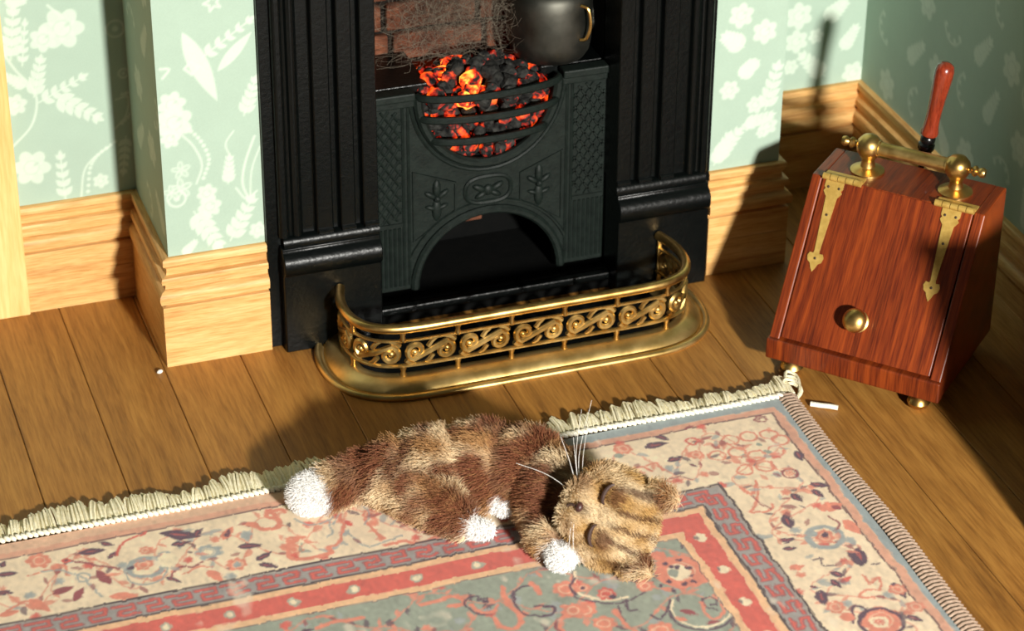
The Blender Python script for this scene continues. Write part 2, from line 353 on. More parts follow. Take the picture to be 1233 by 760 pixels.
RUG_ART = [
    ('leaf', 'p', (-0.18, -0.713), (-0.095, -0.756), 0.38),
    ('leaf', 'p', (-0.169, -0.765), (-0.12, -0.767), 0.38),
    ('leaf', 'p', (-0.371, -0.727), (-0.306, -0.734), 0.38),
    ('leaf', 'p', (-0.316, -0.701), (-0.288, -0.725), 0.38),
    ('leaf', 'p', (-0.314, -0.77), (-0.282, -0.747), 0.38),
    ('leaf', 'p', (-0.559, -0.75), (-0.509, -0.757), 0.38),
    ('leaf', 'p', (-0.571, -0.82), (-0.532, -0.824), 0.38),
    ('leaf', 'p', (-0.03, -0.822), (0.027, -0.831), 0.38),
    ('leaf', 'p', (0.004, -0.877), (0.043, -0.866), 0.38),
    ('leaf', 'p', (0.002, -0.895), (0.042, -0.923), 0.38),
    ('leaf', 'p', (-0.201, -0.879), (-0.175, -0.911), 0.38),
    ('leaf', 'p', (-0.111, -0.755), (-0.085, -0.725), 0.5),
    ('leaf', 'p', (-0.545, -0.726), (-0.532, -0.702), 0.5),
    ('leaf', 'm', (-0.458, -0.858), (-0.399, -0.846), 0.4),
    ('leaf', 'm', (-0.342, -0.803), (-0.325, -0.866), 0.4),
    ('leaf', 'm', (-0.413, -0.901), (-0.383, -0.856), 0.4),
    ('leaf', 's', (-0.337, -0.908), (-0.28, -0.923), 0.45),
    ('leaf', 's', (-0.574, -0.902), (-0.531, -0.894), 0.45),
    ('leaf', 's', (-0.054, -0.784), (-0.018, -0.742), 0.45),
    ('leaf', 's', (-0.504, -0.861), (-0.469, -0.919), 0.45),
    ('leaf', 's', (0.084, -0.85), (0.117, -0.832), 0.45),
    ('leaf', 's', (-0.114, -0.885), (-0.087, -0.932), 0.45),
    ('leaf', 'p', (-0.044, -0.778), (-0.028, -0.749), 0.4),
    ('stem', 'm', [(-0.403, -0.75), (-0.367, -0.765), (-0.339, -0.786), (-0.295, -0.812)], 0.006),
    ('stem', 'r', [(-0.291, -0.763), (-0.272, -0.726), (-0.247, -0.712), (-0.208, -0.698)], 0.007),
    ('stem', 'm', [(-0.19, -0.883), (-0.167, -0.853), (-0.137, -0.863), (-0.114, -0.85)], 0.006),
    ('stem', 's', [(-0.574, -0.902), (-0.538, -0.877), (-0.51, -0.868), (-0.471, -0.916)], 0.007),
    ('stem', 's', [(0.01, -0.742), (0.032, -0.746), (0.045, -0.773), (0.081, -0.775), (0.088, -0.748), (0.064, -0.73), (0.074, -0.713), (0.112, -0.72)], 0.01),
    ('ring', 'b', (-0.239, -0.829), 0.036, 0.013),
    ('disc', 'c', (-0.239, -0.829), 0.028),
    ('flow', 's', (-0.241, -0.816), 0.022),
    ('disc', 'p', (-0.27, -0.82), 0.007),
    ('ring', 'b', (-0.242, -0.846), 0.046, 0.005),
    ('flow', 's', (-0.458, -0.726), 0.028),
    ('disc', 'r', (-0.403, -0.747), 0.011),
    ('disc', 'p', (-0.403, -0.747), 0.005),
    ('stem', 's', [(-0.488, -0.774), (-0.466, -0.771), (-0.415, -0.76), (-0.402, -0.802)], 0.006),
    ('stem', 'b', [(-0.46, -0.769), (-0.414, -0.78), (-0.375, -0.83), (-0.352, -0.903)], 0.005),
    ('ring', 'b', (-0.378, -0.82), 0.016, 0.005),
    ('flow', 'b', (-0.093, -0.82), 0.028),
    ('disc', 'c', (-0.093, -0.82), 0.01),
    ('flow', 's', (-0.045, -0.884), 0.024),
    ('disc', 'b', (-0.045, -0.884), 0.01),
    ('disc', 'c', (-0.187, -0.819), 0.026),
    ('stem', 'b', [(-0.21, -0.8), (-0.197, -0.79), (-0.176, -0.792)], 0.004),
    ('stem', 's', [(-0.163, -0.883), (-0.126, -0.866), (-0.101, -0.875)], 0.006),
    ('flow', 's', (0.092, -0.872), 0.022),
    ('disc', 'r', (0.085, -0.899), 0.012),
    ('flow', 's', (-0.225, -0.766), 0.015),
    ('stem', 's', [(0.064, -0.717), (0.098, -0.711), (0.105, -0.73)], 0.01),
    ('stem', 's', [(0.02, -0.741), (0.048, -0.778), (0.083, -0.767), (0.082, -0.723)], 0.01),
    ('stem', 's', [(0.09, -0.836), (0.074, -0.895), (0.113, -0.914), (0.164, -0.909), (0.164, -0.888)], 0.013),
    ('stem', 's', [(0.09, -0.825), (0.125, -0.834)], 0.01),
    ('stem', 'g', [(0.113, -0.855), (0.105, -0.884), (0.124, -0.885)], 0.004),
    ('leaf', 'p', (0.001, -0.828), (0.027, -0.837), 0.4),
    ('leaf', 'p', (0.003, -0.882), (0.041, -0.868), 0.4),
    ('leaf', 'p', (0.005, -0.899), (0.039, -0.921), 0.4),
    ('stem', 'b', [(0.123, -0.759), (0.145, -0.794), (0.177, -0.794), (0.208, -0.776)], 0.005),
    ('stem', 'b', [(0.193, -0.793), (0.188, -0.836), (0.175, -0.848)], 0.005),
    ('stem', 'b', [(0.228, -0.838), (0.234, -0.884), (0.257, -0.914), (0.332, -0.895)], 0.005),
    ('stem', 's', [(0.222, -0.77), (0.219, -0.824), (0.191, -0.881), (0.171, -0.885)], 0.008),
    ('stem', 's', [(0.275, -0.81), (0.28, -0.856), (0.294, -0.894)], 0.01),
    ('leaf', 'r', (0.23, -0.8), (0.24, -0.831), 0.5),
    ('stem', 's', [(0.293, -0.92), (0.332, -0.917), (0.371, -0.935), (0.413, -0.922)], 0.011),
    ('flow', 's', (0.292, -0.793), 0.02),
    ('stem', 'b', [(0.213, -0.733), (0.222, -0.77), (0.199, -0.806)], 0.004),
    ('stem', 'b', [(0.284, -0.756), (0.292, -0.793), (0.269, -0.83)], 0.004),
    ('stem', 'b', [(0.343, -0.776), (0.351, -0.813), (0.327, -0.849)], 0.004),
    ('stem', 'b', [(0.413, -0.8), (0.421, -0.836), (0.397, -0.873)], 0.004),
    ('leaf', 'p', (0.992, -0.735), (1.052, -0.737), 0.45),
    ('leaf', 'p', (1.031, -0.695), (1.056, -0.727), 0.45),
    ('leaf', 'p', (1.016, -0.808), (1.063, -0.8), 0.45),
    ('ring', 'r', (1.107, -0.75), 0.014, 0.006),
    ('flow', 's', (0.939, -0.724), 0.024),
    ('disc', 'g', (0.923, -0.748), 0.01),
    ('stem', 's', [(0.919, -0.81), (0.952, -0.81), (0.97, -0.833)], 0.008),
    ('stem', 'm', [(0.998, -0.877), (1.025, -0.878), (1.046, -0.899)], 0.004),
    ('stem', 's', [(0.966, -0.809), (0.994, -0.806), (0.995, -0.836)], 0.006),
    ('flow', 's', (1.095, -0.805), 0.018),
    ('leaf', 'm', (1.106, -0.696), (1.137, -0.688), 0.4),
    ('leaf', 'p', (1.062, -0.835), (1.075, -0.853), 0.4),
    ('ring', 's', (1.243, -0.774), 0.02, 0.006),
    ('ring', 's', (1.294, -0.783), 0.02, 0.006),
    ('ring', 's', (1.192, -0.828), 0.02, 0.006),
    ('ring', 's', (1.229, -0.856), 0.02, 0.006),
    ('ring', 's', (1.282, -0.85), 0.02, 0.006),
    ('ring', 's', (1.178, -0.901), 0.02, 0.006),
    ('ring', 's', (1.231, -0.903), 0.02, 0.006),
    ('ring', 's', (1.312, -0.813), 0.02, 0.006),
    ('ring', 's', (1.197, -0.774), 0.02, 0.006),
    ('ring', 's', (1.139, -0.826), 0.02, 0.006),
    ('disc', 'g', (1.251, -0.816), 0.008),
    ('disc', 'g', (1.202, -0.847), 0.008),
    ('disc', 'g', (1.259, -0.85), 0.008),
    ('leaf', 'p', (1.325, -0.865), (1.323, -0.911), 0.5),
    ('leaf', 'p', (1.299, -1.002), (1.338, -1.023), 0.5),
    ('leaf', 'p', (1.298, -1.025), (1.311, -1.063), 0.5),
    ('leaf', 'p', (1.245, -1.022), (1.254, -1.062), 0.5),
    ('leaf', 'p', (1.195, -1.094), (1.188, -1.15), 0.5),
    ('leaf', 'p', (1.138, -1.183), (1.178, -1.189), 0.5),
    ('leaf', 'p', (1.135, -1.217), (1.168, -1.221), 0.5),
    ('leaf', 'p', (1.271, -1.27), (1.291, -1.318), 0.5),
    ('leaf', 'p', (1.295, -1.264), (1.275, -1.334), 0.5),
    ('leaf', 'p', (1.134, -1.362), (1.149, -1.374), 0.5),
    ('leaf', 'p', (1.15, -1.381), (1.137, -1.436), 0.5),
    ('leaf', 'p', (1.196, -1.328), (1.221, -1.357), 0.5),
    ('leaf', 'p', (1.189, -1.353), (1.201, -1.391), 0.5),
    ('leaf', 'p', (1.312, -1.408), (1.319, -1.471), 0.5),
    ('leaf', 'p', (1.287, -1.526), (1.309, -1.559), 0.5),
    ('flow', 'm', (1.302, -0.713), 0.016),
    ('disc', 'c', (1.304, -0.718), 0.006),
    ('ring', 'm', (1.274, -0.948), 0.018, 0.006),
    ('flow', 's', (1.274, -0.948), 0.012),
    ('stem', 's', [(1.145, -0.958), (1.154, -0.999), (1.184, -0.949), (1.151, -1.035), (1.125, -1.063), (1.166, -1.07), (1.185, -1.047)], 0.007),
    ('stem', 'm', [(1.151, -1.005), (1.159, -1.038), (1.173, -1.065)], 0.004),
    ('ring', 'b', (1.244, -1.204), 0.04, 0.014),
    ('flow', 's', (1.245, -1.202), 0.026),
    ('disc', 'p', (1.249, -1.196), 0.009),
    ('disc', 'b', (1.221, -1.182), 0.012),
    ('leaf', 's', (1.28, -1.101), (1.339, -1.098), 0.6),
    ('leaf', 'm', (1.313, -1.097), (1.33, -1.117), 0.6),
    ('leaf', 's', (1.312, -1.155), (1.33, -1.219), 0.4),
    ('stem', 'm', [(1.287, -1.132), (1.299, -1.165), (1.279, -1.187)], 0.006),
    ('stem', 'p', [(1.182, -1.275), (1.207, -1.276), (1.192, -1.299), (1.222, -1.309)], 0.005),
    ('leaf', 's', (1.117, -1.288), (1.159, -1.288), 0.5),
    ('leaf', 's', (1.121, -1.316), (1.143, -1.324), 0.4),
    ('stem', 's', [(1.268, -1.366), (1.268, -1.393), (1.295, -1.382), (1.278, -1.424), (1.249, -1.414), (1.227, -1.433), (1.25, -1.447)], 0.007),
    ('stem', 'p', [(1.3, -1.335), (1.314, -1.333)], 0.005),
    ('leaf', 'r', (1.209, -1.373), (1.239, -1.356), 0.4),
    ('flow', 's', (1.229, -1.526), 0.05),
    ('ring', 'p', (1.226, -1.531), 0.048, 0.01),
    ('disc', 'c', (1.222, -1.53), 0.02),
    ('flow', 'r', (1.222, -1.53), 0.012),
    ('stem', 'p', [(1.165, -1.511), (1.193, -1.461), (1.212, -1.481), (1.185, -1.511)], 0.007),
    ('flow', 's', (1.315, -1.436), 0.02),
    ('flow', 's', (1.323, -1.505), 0.02),
    ('flow', 's', (1.156, -1.449), 0.022),
    ('disc', 's', (1.162, -1.49), 0.016),
    ('flow', 's', (1.279, -1.708), 0.03),
    ('ring', 'b', (1.267, -1.666), 0.04, 0.012),
    ('leaf', 'p', (1.205, -1.608), (1.244, -1.646), 0.4),
    ('leaf', 'p', (1.328, -1.611), (1.347, -1.656), 0.4),
    ('flow', 's', (0.884, -1.226), 0.062),
    ('ring', 's', (0.884, -1.226), 0.052, 0.018),
    ('disc', 'c', (0.878, -1.228), 0.028),
    ('disc', 'g', (0.865, -1.224), 0.014),
    ('disc', 'p', (0.861, -1.187), 0.0065),
    ('disc', 'p', (0.87, -1.202), 0.0065),
    ('disc', 'p', (0.881, -1.21), 0.0065),
    ('disc', 'p', (0.823, -1.222), 0.0065),
    ('disc', 'p', (0.904, -1.249), 0.0065),
    ('disc', 'p', (0.844, -1.252), 0.0065),
    ('disc', 'p', (0.875, -1.271), 0.0065),
    ('disc', 'p', (0.822, -1.26), 0.0065),
    ('disc', 'p', (0.897, -1.183), 0.0065),
    ('disc', 'p', (0.907, -1.218), 0.0065),
    ('disc', 'p', (0.84, -1.286), 0.0065),
    ('disc', 'p', (0.895, -1.269), 0.0065),
    ('flow', 's', (0.788, -1.249), 0.02),
    ('disc', 's', (0.859, -1.154), 0.018),
    ('disc', 's', (0.944, -1.223), 0.016),
    ('disc', 's', (0.918, -1.261), 0.02),
    ('ring', 'p', (0.942, -1.138), 0.008, 0.005),
    ('stem', 'p', [(0.918, -1.142), (0.931, -1.13), (0.941, -1.14)], 0.005),
    ('stem', 'p', [(0.819, -1.314), (0.805, -1.355), (0.808, -1.401), (0.846, -1.432), (0.892, -1.436), (0.936, -1.406), (0.954, -1.359), (0.948, -1.326)], 0.006),
    ('stem', 'c', [(0.826, -1.316), (0.813, -1.353), (0.816, -1.392), (0.85, -1.422), (0.892, -1.425), (0.929, -1.4), (0.944, -1.363)], 0.006),
    ('stem', 'p', [(0.902, -1.38), (0.886, -1.359), (0.891, -1.338), (0.907, -1.332), (0.916, -1.346), (0.909, -1.363), (0.9, -1.36)], 0.005),
    ('stem', 's', [(0.884, -1.343), (0.878, -1.379), (0.891, -1.406), (0.916, -1.392), (0.923, -1.364)], 0.008),
    ('leaf', 'm', (0.827, -1.354), (0.861, -1.385), 0.4),
    ('leaf', 's', (0.807, -1.378), (0.834, -1.394), 0.4),
    ('leaf', 'm', (0.868, -1.414), (0.9, -1.417), 0.4),
    ('stem', 'p', [(0.658, -1.151), (0.635, -1.206), (0.637, -1.245), (0.693, -1.285), (0.734, -1.289), (0.776, -1.268)], 0.005),
    ('stem', 'c', [(0.662, -1.152), (0.642, -1.204), (0.648, -1.237), (0.693, -1.273), (0.739, -1.275)], 0.007),
    ('flow', 'r', (0.697, -1.25), 0.022),
    ('disc', 'p', (0.706, -1.264), 0.008),
    ('flow', 's', (0.657, -1.213), 0.014),
    ('disc', 'p', (0.657, -1.213), 0.006),
    ('stem', 'p', [(0.707, -1.299), (0.696, -1.333), (0.701, -1.35)], 0.006),
    ('stem', 'p', [(0.731, -1.284), (0.722, -1.319), (0.737, -1.324)], 0.006),
    ('stem', 'p', [(0.817, -1.32), (0.789, -1.364), (0.773, -1.37), (0.762, -1.351)], 0.006),
    ('stem', 'p', [(0.536, -1.241), (0.553, -1.244), (0.57, -1.257), (0.559, -1.28), (0.541, -1.277)], 0.006),
    ('flow', 's', (0.631, -1.288), 0.03),
    ('flow', 's', (0.656, -1.346), 0.026),
    ('stem', 's', [(0.556, -1.353), (0.573, -1.307), (0.606, -1.28), (0.636, -1.275)], 0.012),
    ('stem', 's', [(0.693, -1.309), (0.693, -1.347), (0.702, -1.372)], 0.01),
    ('flow', 's', (0.618, -1.208), 0.02),
    ('stem', 's', [(0.951, -1.366), (0.949, -1.403), (0.942, -1.431)], 0.01),
    ('flow', 's', (0.763, -1.408), 0.03),
    ('stem', 's', [(0.302, -1.154), (0.34, -1.152), (0.383, -1.151), (0.393, -1.18), (0.356, -1.178)], 0.012),
    ('stem', 'p', [(0.442, -1.191), (0.441, -1.175), (0.426, -1.181), (0.428, -1.166), (0.407, -1.164), (0.394, -1.185), (0.408, -1.226), (0.436, -1.235)], 0.005),
    ('stem', 's', [(0.459, -1.212), (0.438, -1.23), (0.411, -1.217), (0.405, -1.189)], 0.009),
    ('disc', 'p', (0.437, -1.187), 0.007),
    ('stem', 'p', [(0.553, -1.167), (0.522, -1.167), (0.498, -1.2), (0.5, -1.246), (0.527, -1.276), (0.556, -1.28), (0.57, -1.26), (0.552, -1.249)], 0.006),
    ('stem', 's', [(0.552, -1.161), (0.56, -1.184), (0.559, -1.205)], 0.012),
    ('stem', 's', [(0.49, -1.151), (0.482, -1.21), (0.494, -1.264), (0.476, -1.298), (0.443, -1.287), (0.436, -1.255)], 0.013),
    ('flow', 's', (0.621, -1.205), 0.03),
    ('stem', 'p', [(0.652, -1.174), (0.633, -1.199), (0.637, -1.231)], 0.006),
    ('stem', 's', [(0.064, -1.16), (0.108, -1.15), (0.137, -1.155), (0.168, -1.155)], 0.012),
    ('leaf', 'p', (0.028, -1.158), (0.057, -1.162), 0.4),
    ('flow', 's', (0.606, -1.282), 0.026),
    ('stem', 'm', [(0.568, -1.299), (0.553, -1.324), (0.558, -1.346)], 0.006),
    ('stem', 'p', [(0.19, -1.242), (0.228, -1.235), (0.267, -1.267)], 0.006),
    ('stem', 's', [(0.239, -1.278), (0.305, -1.261), (0.36, -1.279)], 0.012),
]
WALL_ART = [
    ('L', 'flower', [(-0.132, 0.773)], 0.048),
    ('L', 'flower', [(-0.18, 0.751)], 0.03),
    ('L', 'frond', [(-0.264, 0.707), (-0.246, 0.838)], 0.03),
    ('L', 'frond', [(-0.237, 0.688), (-0.22, 0.806)], 0.015),
    ('L', 'stem', [(-0.282, 0.731), (-0.254, 0.677), (-0.22, 0.628), (-0.21, 0.583), (-0.229, 0.521), (-0.28, 0.47)], 0.006),
    ('L', 'frond', [(-0.216, 0.599), (-0.191, 0.699)], 0.025),
    ('L', 'frond', [(-0.204, 0.582), (-0.087, 0.637)], 0.022),
    ('L', 'frond', [(-0.164, 0.591), (-0.06, 0.516)], 0.03),
    ('L', 'frond', [(-0.232, 0.63), (-0.281, 0.666)], 0.018),
    ('L', 'flower', [(-0.239, 0.404)], 0.042),
    ('L', 'flower', [(-0.263, 0.584)], 0.025),
    ('L', 'frond', [(-0.161, 0.3), (-0.164, 0.429)], 0.022),
    ('L', 'arc', [(-0.12, 0.301), (-0.109, 0.367), (-0.086, 0.401), (-0.04, 0.431)], 0.005),
    ('L', 'flower', [(-0.067, 0.338)], 0.018),
    ('L', 'stem', [(-0.162, 0.84), (-0.133, 0.808)], 0.006),
    ('L', 'frond', [(-0.263, 0.861), (-0.218, 0.862)], 0.02),
    ('L', 'ringo', [(0.0, 0.754)], 0.022),
    ('L', 'arc', [(-0.013, 0.56), (0.02, 0.562), (0.01, 0.512), (-0.019, 0.48)], 0.005),
    ('L', 'ringo', [(0.012, 0.63)], 0.012),
    ('L', 'frond', [(0.006, 0.454), (-0.008, 0.351)], 0.018),
    ('L', 'frond', [(-0.344, 0.81), (-0.333, 0.667)], 0.03),
    ('L', 'flower', [(-0.347, 0.525)], 0.05),
    ('B', 'star', [(0.168, 0.96)], 0.022),
    ('B', 'sword', [(0.092, 0.894), (0.167, 0.704)], 0.024),
    ('B', 'frond', [(0.135, 0.823), (0.261, 0.907)], 0.02),
    ('B', 'sword', [(0.172, 0.783), (0.259, 0.873)], 0.014),
    ('B', 'diamond', [(0.109, 0.8)], 0.017),
    ('B', 'frond', [(0.23, 0.656), (0.263, 0.749)], 0.022),
    ('B', 'stem', [(0.033, 0.808), (0.055, 0.804), (0.038, 0.783)], 0.006),
    ('B', 'flower', [(0.056, 0.711)], 0.03),
    ('B', 'flower', [(0.059, 0.662)], 0.04),
    ('B', 'flower', [(0.047, 0.622)], 0.022),
    ('B', 'arc', [(0.073, 0.631), (0.103, 0.591), (0.12, 0.539), (0.104, 0.491)], 0.005),
    ('B', 'petals', [(0.068, 0.533)], 0.022),
    ('B', 'petals', [(0.065, 0.483)], 0.026),
    ('B', 'frond', [(0.182, 0.478), (0.189, 0.549)], 0.018),
    ('B', 'stem', [(0.192, 0.548), (0.181, 0.586), (0.202, 0.618)], 0.004),
    ('B', 'stem', [(0.253, 0.596), (0.227, 0.528), (0.218, 0.472), (0.232, 0.426)], 0.006),
    ('B', 'stem', [(0.265, 0.565), (0.242, 0.504), (0.235, 0.425)], 0.004),
    ('B', 'ringo', [(0.053, 0.458)], 0.022),
    ('B', 'petals', [(0.041, 0.475)], 0.02),
    ('B', 'flower', [(0.128, 0.46)], 0.022),
    ('B', 'frond', [(0.093, 0.415), (0.15, 0.31)], 0.032),
    ('B', 'flower', [(0.133, 0.423)], 0.026),
    ('B', 'frond', [(0.18, 0.319), (0.239, 0.427)], 0.028),
    ('B', 'frond', [(0.06, 0.3), (0.092, 0.331)], 0.014),
    ('B', 'flower', [(0.251, 0.336)], 0.02),
    ('B', 'stem', [(0.201, 0.462), (0.225, 0.429), (0.253, 0.446)], 0.005),
    ('B', 'flower', [(1.53, 0.734)], 0.03),
    ('B', 'frond', [(1.542, 0.644), (1.489, 0.681)], 0.03),
    ('B', 'flower', [(1.508, 0.527)], 0.024),
    ('B', 'frond', [(1.54, 0.556), (1.567, 0.596)], 0.025),
    ('B', 'frond', [(1.478, 0.33), (1.541, 0.404)], 0.028),
    ('B', 'flower', [(1.622, 0.407)], 0.024),
    ('B', 'frond', [(1.612, 0.454), (1.641, 0.578)], 0.03),
    ('B', 'flower', [(1.598, 0.68)], 0.03),
    ('B', 'flower', [(1.562, 0.416)], 0.012),
    ('B', 'frond', [(1.588, 0.6), (1.539, 0.571)], 0.02),
    ('B', 'flower', [(1.584, 0.474)], 0.022),
    ('B', 'flower', [(1.607, 0.39)], 0.014),
    ('B', 'frond', [(1.555, 0.42), (1.633, 0.438)], 0.022),
    ('B', 'frond', [(1.475, 0.316), (1.514, 0.398)], 0.024),
    ('Q', 'flower', [(1.872, 0.446)], 0.03),
    ('Q', 'frond', [(1.966, 0.328), (1.892, 0.4)], 0.03),
    ('Q', 'flower', [(2.054, 0.324)], 0.03),
    ('Q', 'flower', [(1.931, 0.454)], 0.02),
    ('Q', 'frond', [(2.013, 0.399), (2.051, 0.463)], 0.025),
    ('Q', 'flower', [(1.875, 0.522)], 0.035),
    ('Q', 'frond', [(1.954, 0.494), (2.01, 0.545)], 0.03),
    ('Q', 'flower', [(1.86, 0.37)], 0.02),
]
CAT_STRIPES = [
    ((0.296, -0.731, 0.141), (0.323, -0.782, 0.161), 0.029, 0),
    ((0.298, -0.796, 0.14), (0.277, -0.794, 0.1), 0.019, 0.1),
    ((0.24, -0.792, 0.082), (0.224, -0.792, 0.067), 0.025, 0.2),
    ((0.401, -0.754, 0.176), (0.35, -0.83, 0.144), 0.017, 0.55),
    ((0.384, -0.857, 0.148), (0.357, -0.878, 0.132), 0.021, 0.2),
    ((0.447, -0.858, 0.159), (0.516, -0.875, 0.162), 0.024, 0.1),
    ((0.514, -0.879, 0.158), (0.536, -0.91, 0.113), 0.022, 0.2),
    ((0.385, -0.921, 0.099), (0.441, -0.911, 0.11), 0.017, 0.3),
    ((0.357, -0.909, 0.067), (0.396, -0.919, 0.107), 0.02, 0.25),
    ((0.417, -0.951, 0.069), (0.485, -0.935, 0.08), 0.022, 0.25),
    ((0.457, -0.973, 0.063), (0.446, -0.973, 0.053), 0.017, 0.2),
    ((0.51, -0.763, 0.183), (0.525, -0.766, 0.188), 0.015, 0.1),
    ((0.576, -0.79, 0.192), (0.616, -0.753, 0.173), 0.014, 0.2),
    ((0.621, -0.894, 0.187), (0.7, -0.851, 0.18), 0.029, 0.15),
    ((0.608, -0.931, 0.16), (0.632, -0.967, 0.172), 0.025, 0.2),
    ((0.626, -1.001, 0.153), (0.648, -0.996, 0.169), 0.025, 0.3),
    ((0.599, -1.048, 0.099), (0.625, -1.048, 0.112), 0.017, 0.3),
    ((0.352, -0.759, 0.171), (0.334, -0.782, 0.165), 0.017, 0.1),
    ((0.418, -0.899, 0.132), (0.409, -0.879, 0.145), 0.009, 0.5),
    ((0.597, -0.905, 0.175), (0.594, -0.952, 0.135), 0.025, 0.1),
    ((0.653, -0.891, 0.19), (0.764, -0.764, 0.1), 0.024, 0.2),
    ((0.589, -0.985, 0.107), (0.646, -1.034, 0.141), 0.019, 0.3),
    ((0.598, -1.032, 0.094), (0.634, -1.051, 0.112), 0.017, 0.3),
    ((0.679, -0.977, 0.182), (0.667, -1.028, 0.168), 0.014, 0.6),
    ((0.793, -0.808, 0.1), (0.828, -0.854, 0.1), 0.017, 0.4),
    ((0.541, -0.906, 0.13), (0.523, -0.924, 0.096), 0.019, 0.1),
    ((0.566, -0.775, 0.192), (0.649, -0.643, 0.1), 0.013, 0.1),
    ((0.54, -1.127, 0.1), (0.558, -1.091, 0.1), 0.01, 0.3),
    ((0.623, -1.116, 0.095), (0.646, -1.121, 0.082), 0.012, 0.3),
]

# ---------------------------------------------------------------- wallpaper
GREEN = np.array(lin((164, 184, 167))); WHITE = np.array(lin((199, 213, 196)))
def paint_wall(cv, key, shift=(0, 0)):
    dim = GREEN*0.72+WHITE*0.28
    for it in WALL_ART:
        if it[0] != key: continue
        kind, P, a = it[1], [(p[0]+shift[0], p[1]+shift[1]) for p in it[2]], it[3]; w = WHITE; k = 0.85
        if kind == 'flower':
            cv.flower(P[0], a*1.15, w, 6, random.random()*3, k); cv.ring(P[0], a*0.45, 0.004, GREEN*0.6+WHITE*0.4, 0.6)
            cv.ellipse((P[0][0]+a*0.3, P[0][1]+a*0.2), a*0.18, a*0.1, 0.6, dim, 0.8)
        elif kind == 'frond': cv.frond(P[0], P[1], a, w, 5, k)
        elif kind == 'stem': cv.stem(P, a, w, k)
        elif kind == 'arc':
            cv.stem(P, a, w, k)
            for q in catmull([(p[0], p[1], 0) for p in P], 4): cv.ellipse((q.x+0.018, q.y+0.012), 0.005, 0.005, 0, w, k)
        elif kind == 'ringo': cv.ring(P[0], a, 0.006, w, k); cv.ellipse(P[0], a*0.35, a*0.35, 0, w, k)
        elif kind == 'petals':
            for i in range(5):
                an = 0.4+i*2*math.pi/5; c = (P[0][0]+math.cos(an)*a*0.6, P[0][1]+math.sin(an)*a*0.6)
                cv.ellipse(c, a*0.5, a*0.32, an, w, k); cv.ellipse(c, a*0.33, a*0.18, an, tuple(GREEN), 0.8)
        elif kind == 'sword': cv.leaf(P[0], P[1], 2*a/max(0.01, math.dist(P[0], P[1])), w, k)
        elif kind == 'diamond':
            c = P[0]; q = [(c[0]-a, c[1]), (c[0], c[1]+a), (c[0]+a, c[1]), (c[0], c[1]-a), (c[0]-a, c[1])]; cv.stem(q, 0.007, w, k, False)
        elif kind == 'star':
            c = P[0]; q = [(c[0]+a*(1 if i % 2 else 0.45)*math.cos(i*math.pi/5), c[1]+a*(1 if i % 2 else 0.45)*math.sin(i*math.pi/5)) for i in range(11)]
            cv.stem(q, 0.006, w, k, False)
def paint_scatter(cv, seed):
    """the same damask carried on where the photograph shows none of it in detail"""
    r = random.Random(seed); u0, u1, v0, v1 = cv.u[0], cv.u[-1], cv.v[0], cv.v[-1]
    nv = int((v1-v0)/0.15)+1; nu = max(1, int((u1-u0)/0.15))
    for j in range(nv):
        for i in range(nu):
            c = (u0+(i+0.5+0.3*(j % 2)+r.uniform(-.15, .15))*0.15, v0+(j+0.5+r.uniform(-.15, .15))*0.15); t = (i+2*j) % 3
            if t == 0: cv.flower(c, 0.045, WHITE, 6, r.random()*3, 0.85); cv.ring(c, 0.02, 0.004, GREEN, 0.4)
            elif t == 1:
                a = r.uniform(0.6, 2.4); cv.frond((c[0]-math.cos(a)*0.06, c[1]-math.sin(a)*0.06), (c[0]+math.cos(a)*0.05, c[1]+math.sin(a)*0.05), 0.028, WHITE, 6, 0.85)
            else:
                a = r.random()*6; P = [(c[0]+math.cos(a+k)*0.05, c[1]+math.sin(a+k)*0.05) for k in (0, 0.8, 1.6, 2.4)]; cv.stem(P, 0.006, WHITE, 0.85)
                for q in P: cv.ellipse((q[0]*0.8+c[0]*0.2, q[1]*0.8+c[1]*0.2), 0.007, 0.007, 0, WHITE, 0.8)

def wall(name, panels, back):
    """panels: (canvas, map(u,v)->xyz); back: list of solid boxes behind the paper"""
    V = []; Fc = []; Cc = []
    for cv, mp in panels:
        nu, nv = len(cv.u), len(cv.v); U, W_ = np.meshgrid(cv.u, cv.v); X = np.stack(mp(U, W_), -1).reshape(-1, 3)
        n0 = sum(len(q) for q in V); V.append(X); Cc.append(cv.a.reshape(-1, 3))
        idx = np.arange(nu*nv).reshape(nv, nu)+n0
        Fc.append(np.stack([idx[:-1, :-1], idx[:-1, 1:], idx[1:, 1:], idx[1:, :-1]], -1).reshape(-1, 4))
    mb = MB()
    for b in back: mb.box(*b)
    n0 = sum(len(q) for q in V); V.append(np.array(mb.v)); Cc.append(np.tile(GREEN, (len(mb.v), 1))); Fc.append(np.array(mb.f)+n0)
    return grid_object(name, np.concatenate(V), np.concatenate(Fc), np.concatenate(Cc), MT['wall'])

def grid_object(name, V, Fq, Cv, mat, parent=None):
    me = bpy.data.meshes.new(name); nV, nF = len(V), len(Fq)
    me.vertices.add(nV); me.vertices.foreach_set('co', V.astype(np.float32).ravel())
    me.loops.add(nF*4); me.loops.foreach_set('vertex_index', Fq.astype(np.int32).ravel())
    me.polygons.add(nF); me.polygons.foreach_set('loop_start', np.arange(nF, dtype=np.int32)*4)
    me.update(calc_edges=True)
    at = me.attributes.new('Col', 'FLOAT_COLOR', 'POINT')
    at.data.foreach_set('color', np.concatenate([Cv, np.ones((nV, 1))], 1).astype(np.float32).ravel())
    me.materials.append(mat); me.validate()
    return link(bpy.data.objects.new(name, me), parent)

